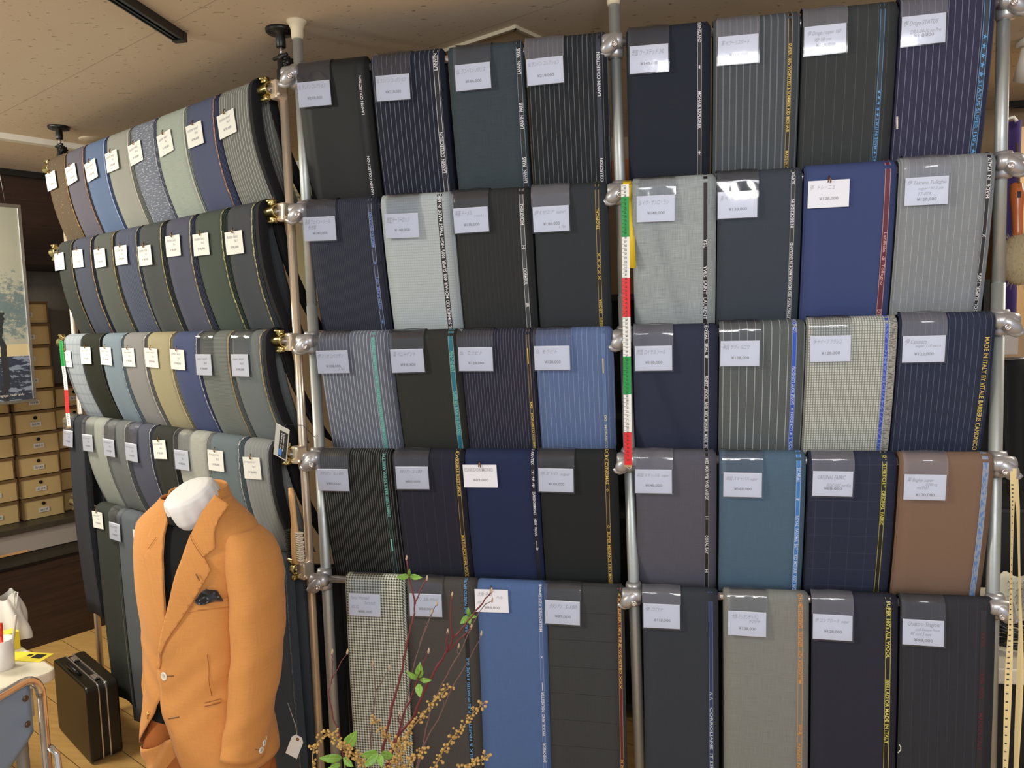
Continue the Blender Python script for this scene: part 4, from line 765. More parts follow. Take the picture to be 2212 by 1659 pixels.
for j, row in enumerate(BR):
    for i, (pl_, pr_, fk, desc, rb, rect, slv) in enumerate(row):
        z = ZB[j]; rad = [0.036, 0.038, 0.034, 0.032, 0.032][j]
        def bxm(px, z_):
            py = 700
            for _ in range(8):
                p = hit(px, py, B0+NB*rad, NB); py += (pj((p.x, p.y, z_))[1]-py)
            return (p-B0).dot(-UA)
        xl, xr = bxm(pl_, z+0.012), bxm(pr_, z+0.012)
        lo = ZB[j+1] if j < 4 else 0
        drop = z-lo+0.004 if j < 4 else 0.60; tuck = 0.075
        if (j, i) == (3, 0): drop, tuck = 0.80, 0.02
        if j == 4: tuck = 0.02; drop = [0.76, 0.82, 0.80, 0.79][i]
        mat = fabric('bcloth_%d_%d' % (j, i), ill=(1.42, 1.33, 1.18), **fk)
        xc = (xl+xr)/2; org = B0 - UA*xc + Vector((0, 0, z)) + NB*0.004
        c = make_cloth(org, THB, xr-xl-0.010, mat, '%s, %s rod, brassy rack' % (desc, rodn[j]), 'suit cloth lengths on the %s rod of the brassy rack' % rodn[j], rad=rad, drop=drop, tuck=tuck, layers=7, power=1.7 if j < 4 else 1.0, bulge=0.010 if j < 4 else 0.004, step=0.006, wav=0.003)
        if rb:
            xw = (xr-xl)/2-0.016
            bm = BM(); wd = 0.007
            grid(bm, lambda a, b: c.M(xw-wd/2+wd*a, -0.02+(c.total+0.02)*b, 0.0009), 1, 26, lambda a, b: (a, -(c.total+0.02)*b))
            obj('selvedge', bm, ribbon_mat('bs_%d_%d' % (j, i), rb[0], None, rb[1]), c.t)
        if rect:
            price_card(c, rect, '¥%d,000' % (68+((i*13+j*29) % 9)*10) if False else '¥ 98,000', [(('custom wool', 'Another Fabric', 'super wool', 'tropical', 'worsted')[j], .1, .30, .66, .15), (('No.%d' % (i+2)), .52, .48, .2, .12)], 'small %s price card on %s' % ('sleeved' if slv else 'pinned', desc), 'price cards on the %s rod of the brassy rack' % rodn[j], sleeve=bool(slv), tilt=[0.10, 0.0, -0.02, 0.06][j % 4]*(0 if slv else 1)*(1 if i % 3 else 0.6)+R_.uniform(-.02, .02), size=(0.090, 0.066))
# dark lengths hung at the very end of each rod, beside the brass-coloured pole
for j in range(4):
    make_cloth(B0 - UA*(-0.098) + Vector((0, 0, ZB[j])) + NB*0.004, THB, 0.024, fabric('end_dark', base=(34, 34, 36), stripe=((52, 52, 56), .006, .001)), 'narrow black folded length squeezed beside the brass pole, %s rod' % rodn[j], 'dark narrow lengths at the end of the brassy rack rods', rad=0.040, drop=ZB[j]-ZB[j+1]+0.004, tuck=0.085, layers=9, step=0.003, power=1.6, bulge=0.012, btuck=0.15)

# ------------------------------------------------------------------ orange jacket on a dress form
JO = Vector((-1.223, -0.182, 0)); JR = -0.15
JW = Matrix.Translation(JO) @ Matrix.Rotation(JR, 4, 'Z'); JI = JW.inverted()
RING = [(0.48, .190, .130, .125), (0.55, .186, .127, .12), (0.64, .172, .120, .11), (0.72, .158, .114, .10), (0.80, .157, .114, .10), (0.90, .160, .119, .105),
        (1.00, .166, .119, .11), (1.07, .172, .110, .108), (1.11, .170, .098, .10), (1.135, .166, .088, .092), (1.16, .138, .078, .085), (1.185, .105, .068, .078), (1.21, .080, .060, .072), (1.25, .066, .054, .064)]
def ringv(z):
    z = min(max(z, RING[0][0]), RING[-1][0])
    for k in range(len(RING)-1):
        if RING[k+1][0] >= z: break
    p0 = RING[max(k-1, 0)]; p1 = RING[k]; p2 = RING[k+1]; p3 = RING[min(k+2, len(RING)-1)]
    t = (z-p1[0])/(p2[0]-p1[0]); out = []
    for c in (1, 2, 3):
        m1 = (p2[c]-p0[c])/max(p2[0]-p0[0], 1e-6)*(p2[0]-p1[0]); m2 = (p3[c]-p1[c])/max(p3[0]-p1[0], 1e-6)*(p2[0]-p1[0])
        out.append((2*t**3-3*t*t+1)*p1[c]+(t**3-2*t*t+t)*m1+(-2*t**3+3*t*t)*p2[c]+(t**3-t*t)*m2)
    return out
NE = 2.35
def fold(x, z):
    return 0.0032*math.exp(-((z-.74)/.10)**2)*math.sin(z*70-abs(x+.02)*60)+0.0018*math.sin(z*31+x*22)+0.0014*math.sin(z*14-x*40+1.3)+0.0022*math.sin(x*26+z*9)
def S(th, z, off=0.0):
    a, bf, bb = ringv(z); c, s_ = math.cos(th), math.sin(th); b = bf if s_ >= 0 else bb
    x = (a+off)*math.copysign(abs(c)**(2/NE), c); y = -(b+off)*math.copysign(abs(s_)**(2/NE), s_)
    return Vector((x, y-fold(x, z)*max(s_, 0), z))
def F(x, z, off=0.0):
    a, bf, bb = ringv(z); a = max(a, min(.172, .172-(1.08-z)*0.0)) if z > 1.04 else a; x_ = max(-a*0.985, min(a*0.985, x)); b = bf
    y = -b*(1-abs(x_/a)**NE)**(1/NE)
    e = 0.001; y2 = -b*(1-abs(max(-a*.9999, min(a*.9999, x_+e))/a)**NE)**(1/NE)
    y1 = -b*(1-abs(max(-a*.9999, min(a*.9999, x_-e))/a)**NE)**(1/NE); g = max(-6, min(6, (y2-y1)/(2*e)))
    L = math.sqrt(1+g*g); return Vector((x_+off*g/L*1.0, y-off/L-fold(x_, z), z))
def jhit(px, py):
    o = JI @ EYE; d = JI.to_3x3() @ ray(px, py); prev = None
    for k in range(260):
        t = 1.45+k*0.004; P = o+d*t; a, bf, bb = ringv(P.z); a = max(a, .172) if P.z > 1.04 else a
        if abs(P.x) < a:
            f = P.y + bf*(1-abs(P.x/a)**NE)**(1/NE)
            if f > 0: return P.x, P.z
        prev = P
    t = -(o.y+0.05)/d.y; P = o+d*t; return P.x, P.z
def theta(x, z):
    a = ringv(z)[0]; q = max(-0.999, min(0.999, x/a)); return math.acos(math.copysign(abs(q)**(NE/2), q))
def curve(ptsx):
    P = sorted(((jhit(*p)) for p in ptsx), key=lambda v: v[1])
    def g(z):
        if z <= P[0][1]: return P[0][0]+(z-P[0][1])*(P[1][0]-P[0][0])/max(P[1][1]-P[0][1], 1e-4)*0.6
        if z >= P[-1][1]: return P[-1][0]
        for k in range(len(P)-1):
            if P[k+1][1] >= z:
                t = (z-P[k][1])/max(P[k+1][1]-P[k][1], 1e-5); return P[k][0]+(P[k+1][0]-P[k][0])*t
    return g
linen = fabric('orange_linen', (212, 146, 76), slub=.05, rough=0.8, sheen=0.1, ill=(1.0, .98, .86))
black_knit = fabric('black_knit', (30, 31, 31), rough=0.9, ill=(1, 1, 1))
linen_in = fabric('jacket_lining', (150, 84, 38), rough=0.7)
xL = curve([(462, 1080), (450, 1097), (429, 1133), (417, 1157), (402, 1203), (391, 1235), (378, 1284), (365, 1340), (355, 1395), (348, 1436), (349, 1457), (352, 1500), (358, 1540), (372, 1590), (385, 1625), (400, 1659)])
xR = curve([(372, 1100), (366, 1121), (360, 1149), (359, 1189), (360, 1229), (362, 1288), (365, 1332), (376, 1400), (376, 1457), (354, 1503), (335, 1545), (312, 1590), (297, 1625), (288, 1659)])
jk = thing('suit_jacket', 'orange linen suit jacket on a headless dress form, white buttons', 'jacket', JO, JR)
bm = BM(); uvl = None
def shell(i, j):
    z = 0.505+(1.205-0.505)*j
    t0 = theta(xL(z), z); t1 = theta(xR(z), z)-2*PI
    if z > 1.17: t0 = min(t0, 1.0); 
    th = t0+(t1-t0)*i
    return S(th, z, 0.004+0.004*max(0, 1-i*6))
grid(bm, shell, 96, 70, lambda i, j: (i*1.15, j*0.72))
obj('body', bm, linen, jk, solid=-0.0022)
def sleeve(sg, ztop_seam=True):
    rows = [(1.130, .140, .0, .020, .040), (1.124, .152, .0, .036, .058), (1.10, .170, -.002, .050, .072), (1.06, .184, -.005, .056, .080), (1.0, .193, -.010, .058, .083), (.93, .198, -.016, .057, .082), (.85, .200, -.025, .055, .079),
            (.76, .198, -.040, .053, .075), (.68, .193, -.058, .050, .070), (.62, .187, -.072, .048, .066), (.560, .181, -.086, .046, .063)]
    if sg < 0:
        xs_ = [.105, .112, .120, .126, .133, .141, .150, .160, .170, .178, .186]
        rows = [(r_[0], xs_[k], .008, r_[3]*.70, r_[4]*.72) for k, r_ in enumerate(rows)]
    bm = BM()
    def fn(i, j):
        k = min(int(j*(len(rows)-1)), len(rows)-2); t = j*(len(rows)-1)-k
        r = [rows[k][c]+(rows[k+1][c]-rows[k][c])*t for c in range(5)]
        a = i*2*PI; c, s_ = math.cos(a), math.sin(a)
        wr = 0.0016*math.sin(r[0]*46+a*2)+0.0012*math.sin(r[0]*90+a*3+1)*(0.4+(1.1-r[0]))
        e = 2/2.2
        x = sg*(r[1]+(r[3]+wr)*math.copysign(abs(c)**e, c)); y = r[2]-(r[4]+wr)*math.copysign(abs(s_)**e, s_)
        tilt = 0.03*s_*max(0, j-0.9)*10 if sg > 0 else 0
        return Vector((x, y, r[0]+tilt*0.6))
    grid(bm, fn, 40, 48, lambda i, j: (i*0.4, j*0.6), wrap=True)
    return bm
slv_r = obj('sleeve', sleeve(1), linen, jk, solid=0.0022, sub=0)
slv_l = obj('sleeve', sleeve(-1), linen, jk, solid=-0.0022)
def patch(pxpts, off, extra=None, cuts=5, mapf=None):
    P = [jhit(*p) for p in pxpts]; bm = BM()
    vs = [bm.verts.new((p[0], 0, p[1])) for p in P]; bm.faces.new(vs)
    step = 0.007 if cuts < 5 else 0.004
    for ax in (0, 2):
        lo = min(v.co[ax] for v in bm.verts); hi = max(v.co[ax] for v in bm.verts); q = lo+step*.5
        while q < hi:
            no = (1, 0, 0) if ax == 0 else (0, 0, 1); co = (q, 0, 0) if ax == 0 else (0, 0, q)
            bmesh.ops.bisect_plane(bm, geom=bm.verts[:]+bm.edges[:]+bm.faces[:], dist=1e-6, plane_co=co, plane_no=no); q += step
    bmesh.ops.remove_doubles(bm, verts=bm.verts[:], dist=0.0004)
    u_ = bm.loops.layers.uv.new('UVMap')
    for f in bm.faces:
        f.smooth = True
        for lp in f.loops: lp[u_].uv = (lp.vert.co.x*0.9+lp.vert.co.z*0.3+3, lp.vert.co.z)
    for v in bm.verts:
        o_ = off(v.co.x, v.co.z) if callable(off) else off
        v.co = F(v.co.x, v.co.z, o_)
    bmesh.ops.recalc_face_normals(bm, faces=bm.faces[:])
    if bm.faces and sum(f.normal.y for f in bm.faces) > 0: bmesh.ops.reverse_faces(bm, faces=bm.faces[:])
    return bm
lap = [(474, 1064), (450, 1097), (429, 1133), (417, 1157), (402, 1203), (391, 1235), (378, 1284), (365, 1340), (355, 1395), (348, 1436), (352, 1442), (358, 1412), (370, 1382), (394, 1342), (426, 1290), (444, 1253), (459, 1227), (446, 1198), (468, 1180), (470, 1145), (481, 1117), (499, 1086)]
lp_r = obj('lapel', patch(lap, lambda x, z: 0.0135+0.0035*max(0, min(1, (z-0.8)/0.3)), cuts=3), linen, jk, solid=0.004)
lapl = [(372, 1100), (366, 1121), (360, 1149), (359, 1189), (360, 1229), (362, 1288), (365, 1332), (371, 1385), (362, 1372), (350, 1330), (338, 1290), (328, 1240), (322, 1200), (333, 1180), (330, 1156), (345, 1112)]
lp_l = obj('lapel', patch(lapl, 0.0105, cuts=3), linen, jk, solid=0.003)
# collar stand and fall round the back of the neck
bm = BM()
def collar(i, j):
    th = 0.62+(-PI-1.24)*i; z = 1.165+0.060*j; r = 0.096-0.020*j
    c, s_ = math.cos(th), math.sin(th)
    return Vector((0.012+r*c*0.98, 0.004-r*s_*0.92, z+0.010*max(0, -s_)))
grid(bm, collar, 40, 6, lambda i, j: (i*0.4, j*0.06)); obj('collar', bm, linen, jk, solid=0.003)
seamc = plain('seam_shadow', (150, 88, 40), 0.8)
def cord(pts, off, rad, m, parent, nm, seg=6):
    P = []
    for k in range(len(pts)-1):
        a = jhit(*pts[k]); b = jhit(*pts[k+1])
        for t in range(4): P.append(F(a[0]+(b[0]-a[0])*t/4, a[1]+(b[1]-a[1])*t/4, off))
    b = jhit(*pts[-1]); P.append(F(b[0], b[1], off))
    bm = BM(); tube(bm, P, rad, seg); return obj(nm, bm, m, parent)
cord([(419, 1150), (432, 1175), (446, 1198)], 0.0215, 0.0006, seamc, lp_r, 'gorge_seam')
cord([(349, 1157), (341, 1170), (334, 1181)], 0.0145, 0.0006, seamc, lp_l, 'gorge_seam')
greyth = plain('buttonhole_thread', (118, 84, 60), 0.7)
cord([(431, 1234), (437, 1248)], 0.0210, 0.0014, greyth, lp_r, 'buttonhole')
cord([(370, 1456), (383, 1455)], 0.0095, 0.0016, greyth, jk, 'buttonhole')
cord([(371, 1548), (394, 1544)], 0.0095, 0.0016, greyth, jk, 'buttonhole')
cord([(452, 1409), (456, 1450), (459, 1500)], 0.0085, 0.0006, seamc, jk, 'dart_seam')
obj('chest_pocket', patch([(422, 1298), (460, 1292), (498, 1286), (497, 1307), (455, 1313), (409, 1321)], 0.0100, cuts=2), linen, jk, solid=0.002)
obj('hip_pocket', patch([(446, 1514), (478, 1506), (479, 1512), (447, 1521)], 0.0100, cuts=1), linen, jk, solid=0.002)
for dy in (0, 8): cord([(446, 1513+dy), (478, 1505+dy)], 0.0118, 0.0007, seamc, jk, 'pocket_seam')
pearl = plain('pearl_button', (236, 230, 214), 0.25)
def button(P, nrm, r, parent):
    n = Vector(nrm).normalized(); M = Matrix.Translation(P) @ n.to_track_quat('Z', 'Y').to_matrix().to_4x4()
    bm = BM(); lathe(bm, [(r, 0), (r, 0.0022), (r*0.82, 0.0030), (r*0.70, 0.0022), (0.0003, 0.0020)], 24, M, closed=False); o = obj('button', bm, pearl, parent)
    bm = BM()
    for a in range(4):
        c = M @ Vector((math.cos(a*PI/2+.6)*r*.26, math.sin(a*PI/2+.6)*r*.26, 0.0020)); bx(bm, c, (0.0014, 0.0014, 0.0012))
    obj('thread_hole', bm, greyth, o, smooth=False)
x, z = jhit(362, 1457); button(F(x, z, 0.0105), (-0.15, -1, 0.0), 0.0112, jk)
o_ = JI @ EYE
def sl_hit(px, py):      # point on the near sleeve
    d = JI.to_3x3() @ ray(px, py)
    for k in range(300):
        P = o_+d*(1.45+k*0.003)
        if ((P.x-.183)/.048)**2+((P.y+.082)/.0645)**2 < 1: return P
    return o_+d*1.86
for px, py in ((573, 1591), (568, 1605), (562, 1620)):
    P = sl_hit(px, py); n = Vector((P.x-.183, (P.y+.082)*0.62, 0)).normalized(); button(P+n*0.0025, n, 0.0082, slv_r)
    q = P+n*0.003; q2 = sl_hit(px-20, py-2)+n*0.003; bm = BM(); tube(bm, [q2.lerp(q, 0.35), q], 0.0008, 6); obj('buttonhole', bm, greyth, slv_r)
bm = BM()   # armhole seam of the near sleeve
pts = []
for px, py in ((578, 1152), (556, 1156), (535, 1178), (515, 1205), (508, 1228), (505, 1258)):
    d = JI.to_3x3() @ ray(px, py); hitp = None
    for k in range(300):
        P = o_+d*(1.45+k*0.003); a, bf, bb = ringv(P.z)
        if abs(P.x) < a+.008 and P.y > -(bf+0.008)*(1-min(1, abs(P.x/(a+.008)))**NE)**(1/NE): hitp = P; break
        if ((P.x-.190)/.058)**2+((P.y+.002)/.078)**2 < 1: hitp = P; break
    if hitp: pts.append(hitp)
if False: tube(bm, pts, 0.0009, 6); obj('armhole_seam', bm, seamc, jk)
# gold pin in the lower front edge
x, z = jhit(326, 1542); P = F(x, z, 0.008)
bm = BM(); tube(bm, [P+Vector((0, 0, .010)), P+Vector((0, 0, -.010))], 0.0016, 8); tube(bm, [P+Vector((0, 0, -.001)), P+Vector((.007, -.001, .007))], 0.0013, 8)
obj('pin', bm, metal_mat('gold', (240, 200, 110), 0.2), jk)

# things on and under the jacket
df = thing('dress_form', 'dress form with a white cloth-covered neck block inside the orange jacket', 'dress form', JO, JR)
bm = BM(); grid(bm, lambda i, j: S(i*2*PI, 0.56+0.58*j, -0.022), 40, 24, wrap=True); obj('torso', bm, plain('form_black', (26, 24, 22), 0.8), df)
bm = BM(); tube(bm, [(0, 0, 0.03), (0, 0, 0.60)], 0.014, 14); obj('stand_pole', bm, chrome, df)
bm = BM(); lathe(bm, [(0.15, 0), (0.15, 0.008), (0.10, 0.02), (0.02, 0.035)], 32); obj('base', bm, blackp, df)
wcl = fabric('white_cotton', (238, 238, 236), rough=0.8, ill=(1.0, 1.0, 1.0), weave=.3)
bm = BM()
def cap(i, j):
    a = i*2*PI
    prof = [(.043, -.052), (.056, -.044), (.0645, -.024), (.0665, 0.0), (.066, .020), (.063, .032), (.054, .0395), (.038, .043), (.020, .044), (.001, .044)]
    k = min(int(j*(len(prof)-1)), len(prof)-2); t = j*(len(prof)-1)-k
    r = prof[k][0]+(prof[k+1][0]-prof[k][0])*t; h = prof[k][1]+(prof[k+1][1]-prof[k][1])*t
    side = math.exp(-((j-0.28)/0.28)**2)
    r += side*(0.0024*math.cos(5*a+0.6)+0.0016*math.cos(9*a+1.0+j*2)+0.0014*math.sin(13*a-j*4)); h += 0.0022*math.sin(3*a+1)*min(j*2, 1)*(1-j)
    return Vector((r*math.cos(a)*0.98, r*math.sin(a)*1.08, h))
CM = Matrix.Translation((0.032, -0.036, 1.198)) @ Matrix.Rotation(math.radians(24), 4, 'X') @ Matrix.Rotation(math.radians(-7), 4, 'Y')
grid(bm, lambda i, j: CM @ cap(i, j), 72, 40, lambda i, j: (i*.4, j*.2), wrap=True); obj('neck_cover', bm, wcl, df, label='white cotton cover over the neck block')
tn = thing('sweater', 'black mock-neck sweater worn under the orange jacket', 'sweater', JO, JR)
bm = BM(); grid(bm, lambda i, j: S(i*2*PI, 0.62+0.555*j, -0.008), 56, 40, lambda i, j: (i, j*.6), wrap=True); obj('body', bm, black_knit, tn)
bm = BM()
def nk(i, j):
    a = i*2*PI; z = 1.150+0.055*j; r = 0.072-0.010*j+0.002*math.sin(PI*j)
    return Vector((0.020+r*math.cos(a)*0.98, -0.014-0.012*j-r*math.sin(a)*1.02, z+0.012*(-math.sin(a))+0.010))
grid(bm, nk, 40, 8, lambda i, j: (i*.4, j*.1), wrap=True); nk_ = obj('collar', bm, black_knit, tn, solid=0.003)
bm = BM(); tube(bm, [nk(k/40, 0.02)+Vector((0, -0.001*0, 0)) for k in range(41)], 0.0013, 6, cap=False); obj('neck_seam', bm, plain('knit_seam', (52, 54, 54), .8), nk_)
# crumpled black silk square
ps = thing('pocket_square', 'crumpled black silk pocket square in the orange jacket chest pocket', 'pocket square', JO, JR)
def pso(x, z): return 0.020+0.006*math.sin(x*150+z*110)+0.004*math.sin(z*190-x*120+1)
N = NT('black_silk'); N.b.inputs['Base Color'].default_value = (0.012, 0.012, 0.014, 1); N.b.inputs['Roughness'].default_value = 0.28; N.b.inputs['Sheen Weight'].default_value = 0.2
obj('silk', patch([(424, 1299), (436, 1279), (443, 1270), (451, 1263), (462, 1266), (473, 1271), (479, 1279), (484, 1291), (455, 1297)], pso, cuts=5), N.m, ps, solid=0.001)
# matching trousers folded over the form below the jacket
tr = thing('trousers', 'brown-orange trousers draped under the orange jacket hem', 'trousers', JO, JR)
bm = BM()
def trf(i, j):
    a = i*2*PI; z = 0.62-0.30*j; p = S(a, max(z, .5), -0.012); k = 0.010*math.sin(a*7+z*30)*min(1, j*3)
    p.x *= 1+k/0.15-0.05*j; p.y *= 1+k/0.10; p.z = z; return p
grid(bm, trf, 90, 20, lambda i, j: (i, j*.3), wrap=True); obj('legs', bm, fabric('rust_linen', (176, 104, 50), slub=.1, ill=(1, .98, .86)), tr)
bm = BM()
def tflap(i, j):
    a = jhit(300+78*i, 1590+10*math.sin(i*5)); b = jhit(290+95*i, 1659)
    x = a[0]+(b[0]-a[0])*j; z = a[1]+(b[1]-a[1])*j-0.02; return F(x, z, -0.004+0.010*math.sin(i*9+j*4)*0.6)
grid(bm, tflap, 20, 10, lambda i, j: (i*.2, j*.2)); obj('waistband', bm, linen, tr, solid=0.002)

# ------------------------------------------------------------------ small things on and around the racks
def tape_measure(label, p_top, p_bot, segs, colours, y, wpx=0.0095):
    """segs: list of (py0, py1, colour key, numbers)"""
    t = thing('tape_measure', label, 'tape measure', p_top); o = Vector(p_top)
    mats = {'w': plain('tape_white', (236, 236, 230), .5), 'g': plain('tape_green', (14, 150, 62), .5), 'r': plain('tape_red', (226, 34, 40), .5), 'y': plain('tape_yellow', (232, 196, 40), .5)}
    d = Vector(p_bot)-o; L = d.length; n = len(segs); keys = ['w', 'g', 'r', 'y']
    bm = BM()
    for k, (a, b, c) in enumerate(segs):
        m = 14
        for q in range(m):
            t0 = a+(b-a)*q/m; t1 = a+(b-a)*(q+1)/m
            P0 = d*t0+Vector((0, -0.002*math.sin(t0*9), 0)); P1 = d*t1+Vector((0, -0.002*math.sin(t1*9), 0))
            vs = [bm.verts.new(P0+Vector((-wpx, 0, 0))), bm.verts.new(P0+Vector((wpx, 0, 0))), bm.verts.new(P1+Vector((wpx, 0, 0))), bm.verts.new(P1+Vector((-wpx, 0, 0)))]
            f = bm.faces.new(vs); f.material_index = keys.index(c)
    bmesh.ops.remove_doubles(bm, verts=bm.verts[:], dist=0.00005)
    st = obj('strap', bm, [mats[k] for k in keys], t, smooth=False, solid=0.0006)
    bm = BM(); tot = max(s_[1] for s_ in segs); cm = 0.01/L; num = 70; q = 0.012
    while q < tot-0.01 and num > 0:
        P = d*q+Vector((0, -0.0014-0.002*math.sin(q*9), 0))
        bx(bm, P+Vector((-wpx*0.35, 0, 0.0042)), (wpx*1.2, 0.0002, 0.0005))
        put_text(bm, str(num), lambda a, b: P+Vector((wpx*0.30-b*wpx*0.62, 0, 0.0026-a*0.0052)))
        q += cm; num -= 1
    obj('numerals', bm, plain('tape_ink', (40, 60, 50), .6), st, smooth=False)
    e = d*tot; bm = BM(); bx(bm, e, (wpx*2.1, 0.0016, 0.011)); obj('metal_tip', bm, plain('tip_tan', (196, 156, 104), .4, .3), t, smooth=False)
    return t
ya = -0.062
pt = at_y(1350, 398, ya); pb = at_y(1357, 1010, ya); cuts_ = [398, 425, 512, 600, 685, 770, 852, 933, 1004]
def frac(py, x0=1350, x1=1357, y0=398, y1=1010): return (pt.z-at_y(x0+(x1-x0)*(py-y0)/(y1-y0), py, ya).z)/(pt.z-pb.z)
fr = [frac(c) for c in cuts_]
tm = tape_measure('green, white and red tape measure hanging down the middle silver pole', pt, pb, [(fr[k], fr[k+1], c) for k, c in enumerate('wgwrwgwr')], None, ya)
bm = BM()   # yellow reverse of the tape, looped over the rod and hanging behind
yp = [Vector((0.004, 0.0, 0.0)), Vector((0.004, 0.020, 0.012)), Vector((0.006, 0.044, 0.006)), Vector((0.009, 0.056, -0.03)), Vector((0.012, 0.050, -0.20))]
for k in range(4):
    vs = [bm.verts.new(yp[k]+Vector((-.0095, 0, 0))), bm.verts.new(yp[k]+Vector((.0095, 0, 0))), bm.verts.new(yp[k+1]+Vector((.0095, 0, 0))), bm.verts.new(yp[k+1]+Vector((-.0095, 0, 0)))]; bm.faces.new(vs)
obj('strap_back', bm, MATS['tape_yellow'], tm, smooth=True, solid=0.0006, label='yellow reverse side of the tape')
q0 = hit(132, 736, B0+NB*0.05, NB); q1 = hit(150, 922, B0+NB*0.05, NB)
tape_measure('small green, white and red tape measure at the far end of the brassy rack', q0, q1, [(0, .29, 'g'), (.29, .57, 'w'), (.57, .84, 'r'), (.84, .99, 'w')], None, 0, 0.0085)

# blister card tied to the rod clamp
P = hit(608, 955, B0+NB*0.085, NB)
t = thing('blister_pack', 'small black and silver blister packet tied to the brassy clamp', 'packet', P, THB)
M = Matrix.Rotation(math.radians(14), 4, 'Y')
bm = BM(); bx(bm, (0, 0, 0), (0.062, 0.002, 0.092), M=M); obj('backing_card', bm, plain('pack_silver', (205, 205, 196), .35, .4), t, smooth=False, bevel=0.001)
bm = BM(); bx(bm, (0.010, -0.0018, -0.004), (0.034, 0.002, 0.074), M=M); k_ = obj('printed_label', bm, plain('pack_black', (30, 30, 30), .35), t, smooth=False)
bm = BM()
for q, s_ in enumerate(('Premium Cloth', 'Care for Suits')): put_text(bm, s_, lambda a, b: M @ Vector((0.016-q*0.010-b*0.006, -0.0032, 0.028-a*0.050)))
obj('print', bm, lab_w, k_, smooth=False)
bm = BM(); bx(bm, (0.002, -0.0030, -0.028), (0.016, 0.001, 0.018), M=M); obj('blue_mark', bm, plain('pack_blue', (60, 110, 176), .5), k_, smooth=False)
bm = BM(); tube(bm, [M @ Vector((0.0, -0.001, 0.044)), (0.03, 0.0, 0.052), (0.060, 0.03, 0.046), (0.085, 0.05, 0.012)], 0.0008, 6); obj('tie', bm, blackp, t)

# long handled clothes brush resting on the lowest clamp
P0 = hit(628, 1054, B0+NB*0.06, NB); P1 = hit(640, 1216, B0+NB*0.06, NB)
t = thing('clothes_brush', 'light wood clothes brush with black and white bristles standing by the brass pole', 'brush', P1, THB)
d = (Matrix.Rotation(-THB, 4, 'Z') @ (P0-P1)); L = d.length
bm = BM(); pts = [d*k/10+Vector((0.004*math.sin(k/10*PI), 0, 0)) for k in range(11)]
tube(bm, pts, [.010, .0125, .0125, .0125, .0120, .0095, .0085, .0085, .0085, .0090, .0065], 12); obj('handle', bm, wood_mat('beech', (206, 160, 104), (224, 184, 130), (20, 20, 3), None, .4), t)
for sg, m_, nm in ((-1, plain('bristle_black', (24, 22, 20), .9), 'black bristles'), (1, plain('bristle_white', (222, 212, 190), .9), 'white bristles')):
    bm = BM()
    for r in range(13):
        for c in range(4):
            b = d*(0.06+0.36*r/12)+Vector((sg*0.011, -0.006+c*0.004, 0)); e = b+Vector((sg*(0.020+0.002*math.sin(r*3+c)), 0, -0.001)); tube(bm, [b, b.lerp(e, .5), e], [.0022, .0024, .0030], 6)
    obj('bristles', bm, m_, t, label=nm)

# paper string tag at the jacket's side
P = hit(637, 1612, B0+NB*0.20, NB)
t = thing('string_tag', 'blank white paper tag with brass eyelet hanging beside the jacket', 'tag', P, 0)
M = Matrix.Rotation(math.radians(24), 4, 'Y')
bm = BM(); pts = [(-0.017, -0.030), (0.017, -0.030), (0.017, 0.020), (0.009, 0.031), (-0.009, 0.031), (-0.017, 0.020)]
f = bm.faces.new([bm.verts.new(M @ Vector((x, 0, z))) for x, z in pts]); obj('paper', bm, plain('tag_white', (226, 226, 218), .7), t, smooth=False, solid=0.0008)
bm = BM(); lathe(bm, [(.0016, 0), (.0016, .002), (.0042, .002), (.0042, 0)], 14, M @ Matrix.Translation((0.0, 0.001, 0.022)) @ Matrix.Rotation(PI/2, 4, 'X'), closed=False); obj('eyelet', bm, PIN, t)
bm = BM(); tube(bm, [M @ Vector((0, -0.001, 0.022)), (0.0, 0.01, 0.05), (-0.03, 0.03, 0.10)], 0.0005, 5); obj('string', bm, lab_w, t)

# ------------------------------------------------------------------ attache case
Lc = Vector((-0.846, 0.534, 0)); rz = math.atan2(-Lc.y, -Lc.x)      # local x towards the near end
cen = Vector((-2.146, 0.415, 0))+Lc*0.20+Vector((0.534, 0.846, 0))*0.060
t = thing('briefcase', 'black hard-shell attache case with silver rims standing on the wooden floor', 'briefcase', cen, rz)
leather = plain('case_black', (30, 25, 16), 0.38)
CL, CT, CH = 0.40, 0.115, 0.305
def rrect(bm, x0, x1, y0, y1, z0, z1, r=0.022, seg=5):
    """box lying between y0,y1 with rounded outline in xz"""
    out = []
    for cx_, cz_, a0 in ((x1-r, z1-r, 0), (x0+r, z1-r, 90), (x0+r, z0+r, 180), (x1-r, z0+r, 270)):
        for k in range(seg+1):
            a = math.radians(a0+90*k/seg); out.append((cx_+r*math.cos(a), cz_+r*math.sin(a)))
    A = [bm.verts.new((x, y0, z)) for x, z in out]; B = [bm.verts.new((x, y1, z)) for x, z in out]; n = len(out)
    for k in range(n): bm.faces.new((A[k], B[k], B[(k+1) % n], A[(k+1) % n]))
    bm.faces.new(A); bm.faces.new(list(reversed(B))); return bm
obj('shell', rrect(BM(), -CL/2, CL/2, -CT/2, -0.012, 0.004, CH), leather, t, smooth=False, bevel=0.007)
obj('shell', rrect(BM(), -CL/2, CL/2, 0.012, CT/2, 0.004, CH), leather, t, smooth=False, bevel=0.007)
obj('spine', rrect(BM(), -CL/2+.003, CL/2-.003, -0.012, 0.012, 0.007, CH-.004), plain('case_inner', (22, 20, 16), .5), t, smooth=False)
for y in (-0.0135, 0.0135): obj('rim', rrect(BM(), -CL/2-.0015, CL/2+.0015, y-.0025, y+.0025, 0.0025, CH+.0015), chrome, t, smooth=False, bevel=0.001)
